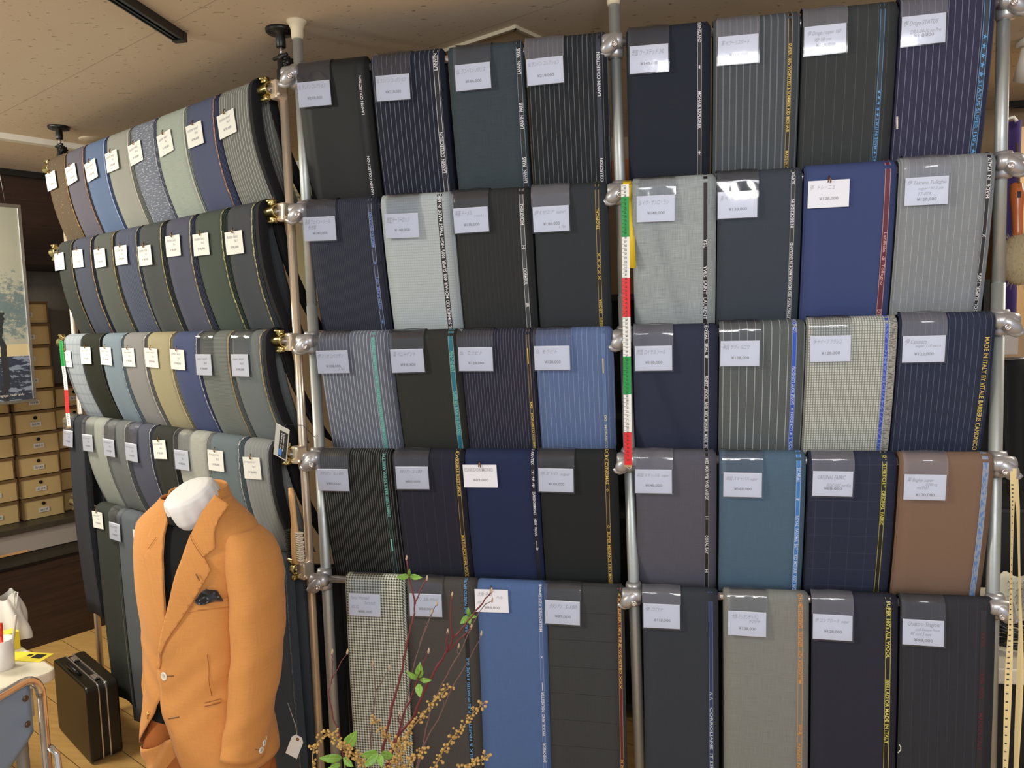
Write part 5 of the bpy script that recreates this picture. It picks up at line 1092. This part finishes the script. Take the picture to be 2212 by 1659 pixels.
bm = BM(); tube(bm, [(-.055, -.030, CH), (-.055, -.038, CH+.012), (-.045, -.046, CH+.020), (.045, -.046, CH+.020), (.055, -.038, CH+.012), (.055, -.030, CH)], [.006, .006, .0085, .0085, .006, .006], 10); obj('handle', bm, blackp, t)
for x in (-.12, .12):
    bm = BM(); bx(bm, (x, 0, CH+.002), (.050, .020, .006)); bx(bm, (x+.018, 0, CH+.006), (.016, .016, .006)); obj('latch', bm, chrome, t, smooth=False, bevel=0.002)
for x in (-CL/2+.03, CL/2-.03):
    for y in (-.04, .04):
        bm = BM(); lathe(bm, [(.006, 0), (.006, .004), (.004, .005)], 12, Matrix.Translation((x, y, 0))); obj('foot_stud', bm, chrome, t)

# ------------------------------------------------------------------ table at the left
TC = Vector((-1.686, -0.186, 0)); TZ = 0.70
t = thing('table', 'off-white topped table at the left edge', 'table', TC+UA*0.6-EA*0.4, THB)
# local x = -UA direction (right), local y = EA; top spans x -0.6..0.6, y -0.4..0.4
cream = plain('laminate', (222, 216, 196), 0.35)
def rtop(bm, x0, x1, y0, y1, z0, z1, r):
    out = []
    for cx_, cy_, a0 in ((x1-r, y1-r, 0), (x0+r, y1-r, 90), (x0+r, y0+r, 180), (x1-r, y0+r, 270)):
        for k in range(7):
            a = math.radians(a0+90*k/6); out.append((cx_+r*math.cos(a), cy_+r*math.sin(a)))
    A = [bm.verts.new((x, y, z0)) for x, y in out]; B = [bm.verts.new((x, y, z1)) for x, y in out]; n = len(out)
    for k in range(n): bm.faces.new((A[k], A[(k+1) % n], B[(k+1) % n], B[k]))
    bm.faces.new(list(reversed(A))); bm.faces.new(B); return bm
obj('tabletop', rtop(BM(), -0.6, 0.6, -0.4, 0.4, TZ-0.032, TZ, 0.03), cream, t, smooth=False, bevel=0.006)
bm = BM(); bx(bm, (0, 0, TZ-0.032-0.05), (1.10, 0.70, 0.10)); obj('apron', bm, plain('apron_grey', (176, 168, 150), .5), t, smooth=False, bevel=0.003)
for sx in (-1, 1):
    for sy in (-1, 1):
        bm = BM(); tube(bm, [(sx*0.52, sy*0.32, 0.0), (sx*0.52, sy*0.32, TZ-0.13)], 0.016, 12); obj('leg', bm, plain('leg_grey', (150, 146, 134), .4), t)
def on_table(px, py): return at_z(px, py, TZ)
p = on_table(6, 1443)
t = thing('pen_cup', 'white pen cup with a red pen at the table edge', 'cup', (p.x, p.y, TZ)); bm = BM()
lathe(bm, [(.028, 0), (.030, .002), (.033, .085), (.031, .085), (.028, .004), (.001, .004)], 26, closed=False); obj('cup', bm, plain('cup_white', (232, 230, 226), .35), t)
bm = BM(); tube(bm, [(.006, -.004, .006), (.012, -.008, .10)], .005, 10); tube(bm, [(.012, -.008, .10), (.014, -.009, .135)], .006, 10); tag(obj('pen', bm, plain('pen_red', (226, 60, 34), .35), None, loc=(p.x, p.y, TZ)), 'red-capped pen standing in the white cup', 'pen')
bm = BM(); tube(bm, [(.018, .006, .006), (.042, .018, .15)], .0035, 8); tag(obj('pen', bm, plain('pen_clear', (206, 196, 186), .3), None, loc=(p.x, p.y, TZ)), 'thin pale pen leaning out of the white cup', 'pen')
p = on_table(27, 1400)
bm = BM(); bx(bm, (0, 0, .027), (.045, .030, .054), THB); o = obj('small_box', bm, plain('box_yellow', (236, 214, 66), .5), smooth=False, bevel=.001, loc=(p.x, p.y, TZ)); tag(o, 'small bright yellow box standing on the table', 'box')
p = on_table(50, 1419)
t = thing('leaflet', 'yellow printed leaflet lying at the table corner', 'leaflet', (p.x, p.y, TZ), THB+0.5); bm = BM(); bx(bm, (0, 0, .0012), (.16, .055, .0016)); obj('paper', bm, plain('leaf_yellow', (238, 220, 60), .5), t, smooth=False)
bm = BM(); bx(bm, (.048, .004, .0026), (.032, .026, .0006)); bx(bm, (.016, .008, .0026), (.014, .012, .0006)); obj('print', bm, blackp, t, smooth=False)
p = on_table(10, 1384)
t = thing('plastic_bag', 'crumpled white plastic bag with a loop handle on the table', 'bag', (p.x-.02, p.y+.02, TZ)); bm = BM()
def bag(i, j):
    a = i*2*PI; h = .14*j; r = .075*(1-.55*j**2)*(1+.10*math.sin(a*5+j*6)+.05*math.sin(a*9)); return Vector((r*math.cos(a)*1.1, r*math.sin(a)*.7, h*(1+.10*math.sin(a*2))+.001))
grid(bm, bag, 60, 16, wrap=True); obj('bag', bm, plain('bag_white', (232, 230, 222), .4), t)
bm = BM(); tube(bm, [(.045, 0, .06), (.052, -.005, .13), (.058, -.004, .152), (.068, -.004, .150), (.062, -.003, .13), (.05, 0, .08)], .002, 6); obj('handle', bm, MATS['bag_white'], t)

# ------------------------------------------------------------------ chair in front of the table
FP = at_d(84, 1441, 1.82)
cx0, cy0, ctop = FP.x, FP.y, FP.z
t = thing('chair', 'chair with pale blue back panel, teal seat and chrome tube frame', 'chair', (cx0, cy0-0.20, 0))
tubec = metal_mat('chrome_tube', (226, 222, 216), 0.14, .08, .85)
cw = 0.40
zt = ctop
def arc(p, q, r_, n=6): pass
pts = [(0.0, 0.20, 0.0), (0.0, 0.20, zt-0.07)]
for k in range(7):
    a = k/6*PI/2; pts.append((0, 0.20-0.05*(1-math.cos(a)), zt-0.07+0.055*math.sin(a)+0.0))
pts2 = [(x, -y, z) for x, y, z in reversed(pts)]
bm = BM(); tube(bm, pts+pts2, 0.0105, 14); obj('back_frame', bm, tubec, t)
blue = plain('panel_blue', (128, 150, 176), 0.4)
bm = BM()
def pan(i, j):
    y = -0.178+0.356*i; e = 1-abs(2*i-1)**3.0; top = zt-0.030+0.008*e; bot = zt-0.150-0.085*(1-abs(2*i-1)**2.2)
    return Vector((-0.008-0.012*e, y, bot+(top-bot)*j))
grid(bm, pan, 24, 10); obj('backrest', bm, blue, t, solid=0.010)
for y in (-.15, .15):
    for z in (zt-.052, zt-.115):
        bm = BM(); lathe(bm, [(.0075, 0), (.0075, .003), (.004, .0045)], 14, Matrix.Translation((0.004, y, z)) @ Matrix.Rotation(PI/2, 4, 'Y')); obj('rivet', bm, plain('rivet_brown', (96, 84, 76), .35, .6), t)
bm = BM()
def seatf(i, j):
    x = -0.40+0.39*i; y = -0.19+0.38*j; ex = 1-abs(2*i-1)**4; ey = 1-abs(2*j-1)**4
    return Vector((x, y*(1-.06*(1-ex)), 0.43+0.022*min(ex, ey)))
grid(bm, seatf, 16, 16); obj('seat', bm, plain('seat_teal', (66, 92, 100), .6), t, solid=-0.02)
for sy in (-1, 1):
    bm = BM(); tube(bm, [(-0.005, sy*.185, .40), (-.10, sy*.19, .405), (-.36, sy*.19, .40), (-.385, sy*.19, .38), (-.39, sy*.19, 0.0)], .0105, 12); obj('leg', bm, tubec, t)
bm = BM(); tube(bm, [(0.012, .20, zt-.20), (0.030, .20, zt-.215), (.034, .20, zt-.30), (.030, .20, zt-.48)], .0075, 10); obj('brace', bm, tubec, t)

# ------------------------------------------------------------------ dark lengths and added gap backing at the back of the silver rack
def back_sheets(x0, x1, z0, z1, y, label):
    bm = BM()
    for k in range(6):
        yy = y+0.006*k; xa = x0+0.004*k; xb = x1-0.003*k
        def fn(i, j): return Vector((xa+(xb-xa)*i, yy+0.010*math.sin(j*2.2+k)*j+0.0015*math.sin(i*9+k), z1-(z1-z0+0.004*k)*j))
        b2 = BM(); grid(b2, fn, 6, 10, lambda i, j: (xa+(xb-xa)*i, j*(z1-z0))); join(bm, b2)
    t = thing('cloth_length', label, 'fabric', (0, 0, 0), 0); obj('folded_layers', bm, MATS['end_dark'], t, solid=-0.0016)
    bm = BM(); tube(bm, [(x0, y+.015, z1-.004), (x1, y+.015, z1-.004)], .012, 10); obj('hanger_roll', bm, blackp, t)
back_sheets(-0.935, -0.72, 0.25, 0.905, 0.075, 'black pinstriped length hanging behind the lowest silver rod at its left end')
back_sheets(-1.10, -0.975, 0.12, 0.90, 0.16, 'black length hanging in the dark gap between the brass and silver poles')
back_sheets(-0.06, 0.03, 0.25, 0.90, 0.075, 'added black backing sheet darkening the gap beside the middle silver pole, lowest rod')  # added sheet that keeps the gap by the pole dark

back_sheets(0.04, 0.40, 0.25, 0.90, 0.085, 'added black backing sheet darkening the right bay gaps, nearer the middle pole')  # this sheet and the next are added backing for the dark gaps
back_sheets(0.41, 0.76, 0.25, 0.90, 0.085, 'added black backing sheet darkening the right bay gaps, nearer the right pole')
# poster and boards on the wall behind the racks
a = at_y(622, 345, 1.655); b = at_y(700, 650, 1.655)
t = thing('wall_poster', 'printed wall notice with a green photo glimpsed between the two racks', 'poster', (a.x+0.20, 1.662, b.z))
W_, H_ = 0.44, a.z-b.z
bm = BM(); bx(bm, (0, 0, H_/2), (W_, .006, H_)); obj('sheet', bm, plain('notice_cream', (200, 190, 150), .7), t, smooth=False)
bm = BM(); bx(bm, (0, -.004, H_-.018), (W_, .004, .036)); obj('header', bm, plain('notice_grey', (196, 196, 190), .6), t, smooth=False)
bm = BM(); bx(bm, (0.0, -.004, H_*0.62), (.17, .003, H_*0.34)); N = NT('green_photo'); tc = N.n('ShaderNodeTexCoord').outputs['Object']
N.l(N.mix(N.noise(tc, 9, 4), rgb((30, 70, 40)), rgb((150, 176, 70))), N.b.inputs['Base Color']); obj('photo', bm, N.m, t, smooth=False)
bm = BM()
for k in range(9):
    put_text(bm, ('お知らせ 営業時間', 'ご注文承ります', '紳士服地 各種')[k % 3], lambda p_, q_: Vector((-W_/2+.02+p_*.085, -.0036, H_-.075-k*.024+q_*.013)))
obj('print', bm, INKD, t, smooth=False)
p = at_y(1350, 370, 1.64)
bm = BM(); bx(bm, (p.x+.02, 1.64, p.z-.03), (.16, .03, .16)); tag(obj('wood_board', bm, wood_mat('orange_wood', (150, 84, 40), (176, 104, 56), (14, 14, 2), None, .5), smooth=False), 'orange-brown wooden board glimpsed past the middle silver pole', 'board')

t = thing('dark_cabinet', 'dark shelving unit glimpsed through the gaps behind the silver rack', 'shelf', (0.1, 1.2, 0))
bm = BM(); bx(bm, (0, .16, .87), (2.1, .02, 1.74)); bx(bm, (-1.04, 0, .87), (.02, .32, 1.74)); bx(bm, (1.04, 0, .87), (.02, .32, 1.74)); obj('carcass', bm, plain('shelf_black', (24, 22, 20), .7), t, smooth=False)
for z in (.05, .45, .85, 1.25, 1.72):
    bm = BM(); bx(bm, (0, 0, z), (2.06, .30, .025)); obj('shelf', bm, MATS['shelf_black'], t, smooth=False)

# ------------------------------------------------------------------ the strip of shop to the right of the silver rack
p = at_y(2164, 278, 1.34); q = at_y(2212, 700, 1.34)
oak = wood_mat('pale_oak', (186, 146, 92), (214, 176, 122), (10, 3, 1.5), None, .45)
t = thing('display_board', 'pale wooden display board standing right of the silver rack', 'board', (p.x+.30, 1.34, 0))
bm = BM(); bx(bm, (0, 0, p.z/2), (.62, .03, p.z)); obj('panel', bm, oak, t, smooth=False, bevel=.003)
# long handled bristle brush on a cord
p0 = at_y(2199, 352, .22); p1 = at_y(2196, 398, .22); p2 = at_y(2198, 500, .22); p3 = at_y(2204, 560, .22)
t = thing('dusting_brush', 'round bristle brush with a varnished wooden handle right of the silver rack', 'brush', p3)
L = lambda v: Vector(v)-p3
bm = BM(); tube(bm, [L(p1)+Vector((0, 0, .004)), L(p1), L(p1).lerp(L(p2), .25), L(p1).lerp(L(p2), .6), L(p2), L(p2)+Vector((0, 0, -.03))], [.008, .014, .0165, .013, .0115, .014], 16); hd = obj('handle', bm, plain('varnish', (188, 104, 58), .25), t)
bm = BM(); bx(bm, L(p1)+Vector((0, -.0165, -.028)), (.008, .001, .016)); obj('stamp_mark', bm, blackp, hd, smooth=False)
bm = BM(); tube(bm, [L(p1)+Vector((0, -.012, -.010)), L(p1)+Vector((0, -.010, .012)), L(p0)+Vector((0, 0, 0)), L(p0)+Vector((-.004, 0, .05))], .0030, 8); obj('cord', bm, plain('cord_brown', (96, 70, 46), .8), t)
rr = random.Random(3); bm = BM()
for k in range(1500):
    u1 = rr.random()*2*PI; v1 = rr.uniform(-1, 1); s1 = math.sqrt(1-v1*v1); d = Vector((s1*math.cos(u1)*.060, s1*math.sin(u1)*.044, v1*.078)); d2 = d*rr.uniform(.82, 1.12); d0 = d*.55
    side = Vector((rr.uniform(-1, 1), rr.uniform(-1, 1), rr.uniform(-1, 1))).normalized()*.0011
    vs = [bm.verts.new(d0-side), bm.verts.new(d0+side), bm.verts.new(d2+side*.5+Vector((rr.uniform(-.006, .006), rr.uniform(-.006, .006), rr.uniform(-.006, .006))))]; bm.faces.new(vs)
r_ = bmesh.ops.create_uvsphere(bm, u_segments=20, v_segments=14, radius=1, matrix=Matrix.Diagonal((.050, .037, .066, 1)))
o = obj('bristles', bm, plain('bristle_tan', (176, 160, 124), .9), t, smooth=False); o['kind'] = 'stuff'
# purple cloth strip behind
p = at_y(2181, 262, .9)
bm = BM(); grid(bm, lambda i, j: Vector((p.x-.012+.045*i, .9+.008*math.sin(i*6), p.z-.95*j)), 6, 20); tag(obj('cloth_strip', bm, plain('purple', (62, 44, 104), .8), solid=.003), 'narrow purple cloth hanging behind the right silver pole', 'cloth')
p = at_y(2179, 262, .88)
bm = BM(); tube(bm, [p+Vector((-.012, 0, -.03)), p+Vector((-.006, 0, .008)), p+Vector((.014, 0, .012)), p+Vector((.024, 0, -.002))], .006, 8); tag(obj('hook', bm, lab_w), 'small white hook above the purple cloth', 'hook')
# beige parcel and black garment
p = at_y(2212, 742, .62)
t = thing('carton', 'pale brown carton with a white flap right of the silver rack', 'box', (p.x+.02, .70, p.z-.045))
bm = BM(); bx(bm, (0.02, 0, .045), (.26, .16, .09)); obj('box', bm, plain('carton_tan', (176, 146, 108), .7), t, smooth=False, bevel=.002)
bm = BM(); bx(bm, (-.075, -.082, .050), (.075, .003, .075)); obj('flap', bm, plain('flap_grey', (190, 182, 172), .6), t, smooth=False)
t = thing('black_garment', 'black garment hanging right of the silver rack under the pale carton', 'garment', (p.x+.06, .62, 0))
bm = BM()
def gar(i, j):
    z = p.z-.05-.42*j; x = -.125+.25*i+(.035*j if i < .3 else 0); return Vector((x, .012*math.sin(i*22+j*2)+.01*math.sin(i*9), z))
grid(bm, gar, 40, 20); obj('body', bm, plain('garment_black', (26, 27, 25), .85), t, solid=.004)
bm = BM(); tube(bm, [(-.13, .004, p.z-.045), (.13, .004, p.z-.045)], .006, 8); tube(bm, [(0, .004, p.z-.045), (0, .004, CEIL)], .003, 6); obj('hanger', bm, chrome, t)
# two cream tapes over the rack's right end
def cream_tape(px, w, label, dy, marks):
    P = [at_y(x, y, -.035+dy) for x, y in px]; t = thing('tape_measure', label, 'tape measure', P[0]); o = P[0]; bm = BM()
    n = 60; pts = []
    for k in range(n+1):
        q = k/n*(len(P)-1); a = min(int(q), len(P)-2); pts.append(P[a].lerp(P[a+1], q-a)-o)
    ww = lambda k: w*(0.75+.25*math.cos(k*.16))
    vs = [[bm.verts.new(p_+Vector((s_*ww(k), s_*.003*math.sin(k*.11), 0))) for s_ in (-1, 1)] for k, p_ in enumerate(pts)]
    for k in range(n): bm.faces.new((vs[k][0], vs[k][1], vs[k+1][1], vs[k+1][0]))
    st = obj('strap', bm, plain('tape_cream', (232, 212, 156), .5), t, smooth=False, solid=.0005)
    if marks:
        bm = BM()
        for k in range(4, n, 1):
            p_ = pts[k]; bx(bm, p_+Vector((-ww(k)*.3, -.0012, 0)), (ww(k)*.8, .0003, .0032))
        obj('scale_marks', bm, INKD, st, smooth=False)
cream_tape([(2189, 1012), (2187, 1100), (2184, 1250), (2183, 1360), (2178, 1480), (2172, 1659), (2168, 1760)], .0068, 'cream tape measure with printed scale hanging from the right silver clamp', 0, 1)
cream_tape([(2191, 1010), (2199, 1100), (2202, 1250), (2205, 1380), (2203, 1480), (2195, 1659), (2192, 1760)], .0066, 'plain cream tape strip hanging beside the printed one at far right', .012, 0)
# counter with papers and cables
p = at_z(2150, 1384, .72)
t = thing('counter', 'cream counter edge right of the silver rack', 'counter', (1.35, .42, 0))
bm = BM(); bx(bm, (0, 0, .70), (1.06, .62, .04)); obj('top', bm, cream, t, smooth=False, bevel=.004)
bm = BM(); bx(bm, (0, .04, .34), (1.0, .50, .68)); obj('base', bm, plain('counter_black', (18, 18, 18), .7), t, smooth=False)
t = thing('black_cabinet', 'black cabinet with shelves standing behind the cream counter', 'cabinet', (1.45, 1.0, 0))
bm = BM(); bx(bm, (0, .05, .70), (.95, .40, 1.40)); obj('body', bm, plain('cab_black', (20, 20, 20), .6), t, smooth=False, bevel=.003)
bm = BM()
for z in (.95, 1.05, 1.15): bx(bm, (0, -.153, z), (.93, .006, .012))
obj('shelf_edge', bm, plain('cab_edge', (44, 44, 44), .5), t, smooth=False)
t = thing('cable_coil', 'coiled black cables lying on the cream counter', 'cable', (at_y(2192, 1335, .25).x, .25, .72)); bm = BM()
for k in range(9):
    r_ = .040+.004*(k % 4); pts = [(r_*1.25*math.cos(a/20*2*PI), r_*math.sin(a/20*2*PI)*.8, .008+.007*k+.006*math.sin(a/20*2*PI*2+k)) for a in range(21)]
    tube(bm, pts, .0038, 6, cap=False)
obj('loops', bm, plain('cable', (18, 22, 20), .35), t)
p = at_y(2175, 1250, .40)
t = thing('papers', 'white papers and a crumpled clear bag on the counter behind the right pole', 'papers', (p.x+.03, .42, .72)); bm = BM()
for k in range(5): bx(bm, (0.0, .0, .002+.003*k), (.20, .15, .002), .12*k)
obj('sheets', bm, lab_w, t, smooth=False)
bm = BM(); grid(bm, lambda i, j: Vector((-.05+.10*i, -.02+.03*math.sin(i*3), .018+.13*j+.01*math.sin(i*8))), 10, 6); obj('standing_sheet', bm, plain('sheet_cream', (222, 218, 196), .7), t, solid=.001)
bm = BM()
for k in range(5): put_text(bm, ('No. 14-72', '2F 310', 'A 1-22')[k % 3], lambda a, b: Vector((-.03+a*.05, -.024, .128-k*.020+b*.008)), .3)
obj('handwriting', bm, INKD, t, smooth=False)
bm = BM(); grid(bm, lambda i, j: Vector((.01+.10*i+.01*math.sin(j*9), -.05+.02*math.sin(i*11+j*3), .016+.15*j*(1-.4*i))), 16, 12); obj('clear_bag', bm, plastic_sleeve(.30), t)
# little white kimble threads on the cloths
for (x, y0, y1, lb) in ((1938, 252, 279, 'white plastic tag thread between two cloths on the top rod'), ):
    a = at_y(x, y0, -.030); b = at_y(x, y1, -.030); bm = BM(); tube(bm, [a, b], .0022, 6); tag(obj('tag_thread', bm, lab_w), lb, 'thread')
a = at_y(1942, 1608, -.036); bm = BM(); tube(bm, [a, a+Vector((.004, 0, -.006)), a+Vector((.004, 0, -.014)), a+Vector((-.002, 0, -.022))], .0013, 6); tag(obj('tag_thread', bm, lab_w), 'short curled white thread on the lowest rod cloths', 'thread')

# ------------------------------------------------------------------ branches and dried berry sprigs in the foreground
def Z7(x, y): return 600+x/2.765, 1200+y/2.765
twig = plain('twig_red', (104, 38, 40), .5); twig2 = plain('twig_brown', (104, 76, 72), .6); leafm = None
N = NT('leaf_green'); tc = N.n('ShaderNodeTexCoord').outputs['Object']
N.l(N.mix(N.noise(tc, 30, 3), rgb((92, 140, 44)), rgb((148, 190, 84))), N.b.inputs['Base Color']); N.b.inputs['Roughness'].default_value = .45; N.b.inputs['Subsurface Weight'].default_value = .0
leafm = N.m; budm = plain('bud_tan', (186, 160, 132), .6); berry = plain('berry_gold', (184, 148, 82), .45); stalk = plain('stalk_tan', (150, 120, 70), .7)
def smooth_path(P, n=5):
    out = []
    for k in range(len(P)-1):
        p0 = P[max(k-1, 0)]; p1 = P[k]; p2 = P[k+1]; p3 = P[min(k+2, len(P)-1)]
        for j in range(n):
            t = j/n; out.append(0.5*((2*p1)+(p2-p0)*t+(2*p0-5*p1+4*p2-p3)*t*t+(3*p1-p0-3*p2+p3)*t**3))
    out.append(P[-1]); return out
def stem3(zp, d0, d1):
    n = len(zp); return [at_d(*Z7(*q), d0+(d1-d0)*k/(n-1)) for k, q in enumerate(zp)]
def stem(bm, P, r0, r1, jag=0.0012):
    S_ = smooth_path(P, 4); n = len(S_); rad = []
    for k in range(n):
        r = r0+(r1-r0)*k/(n-1); rad.append(r*(1.25 if k % 5 == 0 else 1)); 
        if 0 < k < n-1: S_[k] = S_[k]+Vector((R_.uniform(-jag, jag), R_.uniform(-jag, jag), 0))
    tube(bm, S_, rad, 7); return S_
VW = _f
def leaf(parent, o, zc, zt, wz, dep, curl=.25):
    """leaf from base pixel zc to tip pixel zt, wz its width, all in the close-up's pixels"""
    A = at_d(*Z7(*zc), dep); B = at_d(*Z7(*zt), dep-.012); ax = B-A; L = ax.length; ax.normalize()
    sd = ax.cross(-VW).normalized(); nn = sd.cross(ax).normalized()
    if nn.dot(VW) > 0: nn = -nn
    wd = wz/2.765*dep/FPX/2; bm = BM()
    def fn(i, j):
        t = j; prof = (math.sin(PI*min(1, t**.8))**.85)*(1-.15*t); x = (2*i-1)*wd*prof
        return A-o+ax*L*t+sd*x+nn*(.10*abs(2*i-1)*wd*2*prof-curl*L*(t-.5)**2*.6+.0006*math.sin(t*24))
    grid(bm, fn, 6, 12); l_ = obj('leaf', bm, leafm, parent, solid=.0003)
    bm = BM(); tube(bm, [A-o+nn*.0006, A-o+ax*L*.5+nn*(.0007), A-o+ax*L*.95+nn*(-curl*L*.1+.0007)], [.0005, .0004, .0002], 5); obj('midrib', bm, plain('midrib', (170, 200, 120), .5), l_)
def red_branch(label, main, forks, leaves, d0, d1, r0=.0022, m=twig):
    P = stem3(main, d0, d1); o = P[0].copy(); t = thing('branch', label, 'branch', o, 0, 'bare red branches in the foreground')
    bm = BM(); S_ = stem(bm, [p-o for p in P], r0, r0*.42)
    for fk in forks:
        t_ = fk[0]; n = len(main)-1; dd = d0+(d1-d0)*t_
        Q = [at_d(*Z7(*q), dd+(d1-d0)*.25*k/max(1, len(fk)-2)) for k, q in enumerate(fk[1:])]; stem(bm, [p-o for p in Q], r0*.6, r0*.36)
    obj('stem', bm, m, t)
    ends = [S_[-1]]+[at_d(*Z7(*fk[-1]), d0+(d1-d0)*fk[0])-o for fk in forks]
    for e in ends:
        bm = BM(); tube(bm, [e+Vector((0, 0, -.003)), e, e+Vector((.001, 0, .004)), e+Vector((.001, 0, .007))], [.0012, .0019, .0016, .0004], 7); obj('bud', bm, budm, t)
    for lf in leaves: leaf(t, o, *lf)
D0 = 1.30
red_branch('tallest dark red branch with three leaves near its tip', [(600, 1420), (625, 1190), (660, 1010), (710, 800), (740, 690), (768, 530), (800, 400), (820, 290), (785, 150), (768, 20)], [(.72, (820, 290), (850, 210), (890, 140))],
           [((783, 125), (708, 130), 40, 1.31), ((785, 118), (786, 82), 22, 1.31), ((788, 125), (862, 132), 38, 1.31)], 1.30, 1.33, .0026)
red_branch('thick red branch leaning right with a four-leaf cluster at its fork', [(620, 1380), (690, 1120), (800, 980), (850, 870), (905, 750), (960, 650), (1010, 575), (1045, 495), (1085, 455), (1130, 400), (1200, 310), (1275, 215)], [(.6, (1045, 495), (1036, 400), (1040, 240)), (.55, (1010, 575), (1008, 520), (1014, 460)), (.5, (1015, 575), (1090, 500), (1155, 430))],
           [((1140, 360), (1138, 312), 28, 1.27), ((1136, 365), (1090, 408), 40, 1.27), ((1142, 366), (1148, 412), 28, 1.27), ((1146, 362), (1188, 364), 28, 1.27)], 1.28, 1.24, .0026)
red_branch('slender red branch bearing the large four-leaf cluster in the middle', [(640, 1380), (700, 1120), (760, 930), (800, 840), (838, 740), (870, 650), (900, 575)], [(.4, (735, 1010), (722, 980), (728, 950))],
           [((842, 735), (850, 640), 54, 1.26), ((832, 742), (766, 690), 36, 1.26), ((848, 745), (918, 746), 34, 1.26), ((840, 765), (848, 848), 48, 1.26)], 1.27, 1.25, .0018)
red_branch('thin brown branch reaching up to the price card of the dark grey cloth', [(700, 1400), (740, 1050), (790, 760), (840, 560), (890, 420), (950, 290)], [(.7, (845, 545), (880, 440), (920, 340))], [], 1.31, 1.36, .0014, twig2)
red_branch('thin purple-brown branch ending left of the blue cloth card', [(780, 1420), (870, 1130), (905, 950), (985, 760), (1080, 590), (1150, 440), (1225, 310), (1280, 270)], [(.6, (1080, 600), (1075, 560), (1080, 545))], [], 1.33, 1.38, .0015, twig2)
red_branch('straight thin branch ending at the middle of the blue cloth', [(800, 1400), (880, 1120), (960, 980), (1040, 790), (1110, 680), (1170, 570), (1215, 470)], [(.45, (985, 930), (992, 880), (980, 840))], [], 1.30, 1.30, .0013, twig2)
red_branch('curved left branch forking in two near the silver pole', [(420, 1400), (370, 1090), (335, 980), (305, 850), (308, 790), (325, 735), (326, 640), (325, 580)], [(.7, (325, 735), (370, 650), (415, 580))], [], 1.28, 1.30, .0014)
red_branch('short forked branch in front of the houndstooth cloth', [(560, 1400), (553, 1150), (565, 960), (583, 830), (580, 740), (565, 650)], [(.7, (587, 810), (630, 740), (665, 672))], [], 1.27, 1.28, .0013, twig2)
def leafy(label, main, leaves, d):
    P = stem3(main, d, d-.01); o = P[0].copy(); t = thing('leafy_twig', label, 'twig', o, 0, 'leafy twigs along the bottom edge'); bm = BM(); stem(bm, [p-o for p in P], .0014, .0008, .0004); obj('stem', bm, plain('green_stem', (120, 140, 70), .5), t)
    for lf in leaves: leaf(t, o, *lf)
leafy('leafy twig with one large upright leaf at the bottom left', [(430, 1420), (400, 1250), (405, 1190), (400, 1150)], [((405, 1150), (470, 1050), 78, 1.22), ((385, 1210), (245, 1212), 60, 1.21), ((392, 1208), (450, 1262), 50, 1.20), ((375, 1250), (300, 1272), 40, 1.20)], 1.22)
leafy('leafy twig with four leaves in front of the houndstooth cloth', [(640, 1420), (620, 1260), (605, 1190)], [((600, 1180), (490, 1196), 58, 1.20), ((602, 1190), (505, 1268), 54, 1.19), ((610, 1190), (622, 1268), 44, 1.19), ((615, 1185), (700, 1200), 56, 1.21)], 1.21)
def sprig(label, main, d, seed, dens=13, spread=20):
    r = random.Random(seed); P = stem3(main, d, d-.02); o = P[0].copy(); t = thing('berry_sprig', label, 'sprig', o, 0, 'dried golden berry sprigs in the foreground')
    bm = BM(); S_ = stem(bm, [p-o for p in P], .0012, .0007, .0006); bb = BM(); cnt = 0
    for k in range(len(S_)-1):
        for q in range(dens if False else 3):
            c = S_[k].lerp(S_[k+1], r.random()); e = c+_r*r.uniform(-.007, .007)+_u*r.uniform(-.006, .007)-_f*r.uniform(-.005, .005)
            tube(bm, [c, c.lerp(e, .6)+Vector((0, 0, .001)), e], .0004, 4)
            rad = r.uniform(.0016, .0027)
            bmesh.ops.create_icosphere(bb, subdivisions=2, radius=rad, matrix=Matrix.Translation(e) @ Matrix.Diagonal((1, 1, r.uniform(.8, 1.15), 1)))
    obj('stem', bm, stalk, t); o2 = obj('berries', bb, berry, t); o2['kind'] = 'stuff'
sprig('dried berry sprig arching over the bottom left corner of the silver rack', [(220, 1420), (208, 1200), (235, 1120), (285, 1070), (320, 1060), (365, 1110), (400, 1160), (440, 1200), (500, 1250)], 1.20, 1)
sprig('dried berry sprig climbing in front of the houndstooth cloth', [(760, 1300), (700, 1150), (650, 1090), (615, 1030), (575, 975)], 1.24, 2)
sprig('dried berry sprig running up to the blue cloth edge', [(700, 1300), (770, 1090), (810, 1020), (850, 975), (900, 910), (940, 860), (985, 820), (1040, 780)], 1.26, 3)
sprig('long dried berry sprig pointing right across the blue cloth', [(860, 1420), (950, 1240), (1000, 1150), (1060, 1070), (1120, 1010), (1170, 940), (1230, 880)], 1.22, 4)
sprig('low dried berry sprig at the bottom edge before the blue cloth', [(1000, 1330), (1090, 1262), (1150, 1245), (1200, 1225), (1260, 1195)], 1.18, 5)
sprig('dense dried berry sprig in the middle of the bottom edge', [(640, 1340), (680, 1250), (720, 1190), (700, 1130), (750, 1110), (790, 1140)], 1.19, 6)
sprig('dense dried berry sprig right of the central one', [(720, 1360), (770, 1260), (810, 1210), (850, 1180), (880, 1150)], 1.18, 7)
sprig('drooping dried berry sprig between the two leafy twigs', [(560, 1350), (520, 1260), (470, 1200), (420, 1165), (370, 1125)], 1.17, 8)
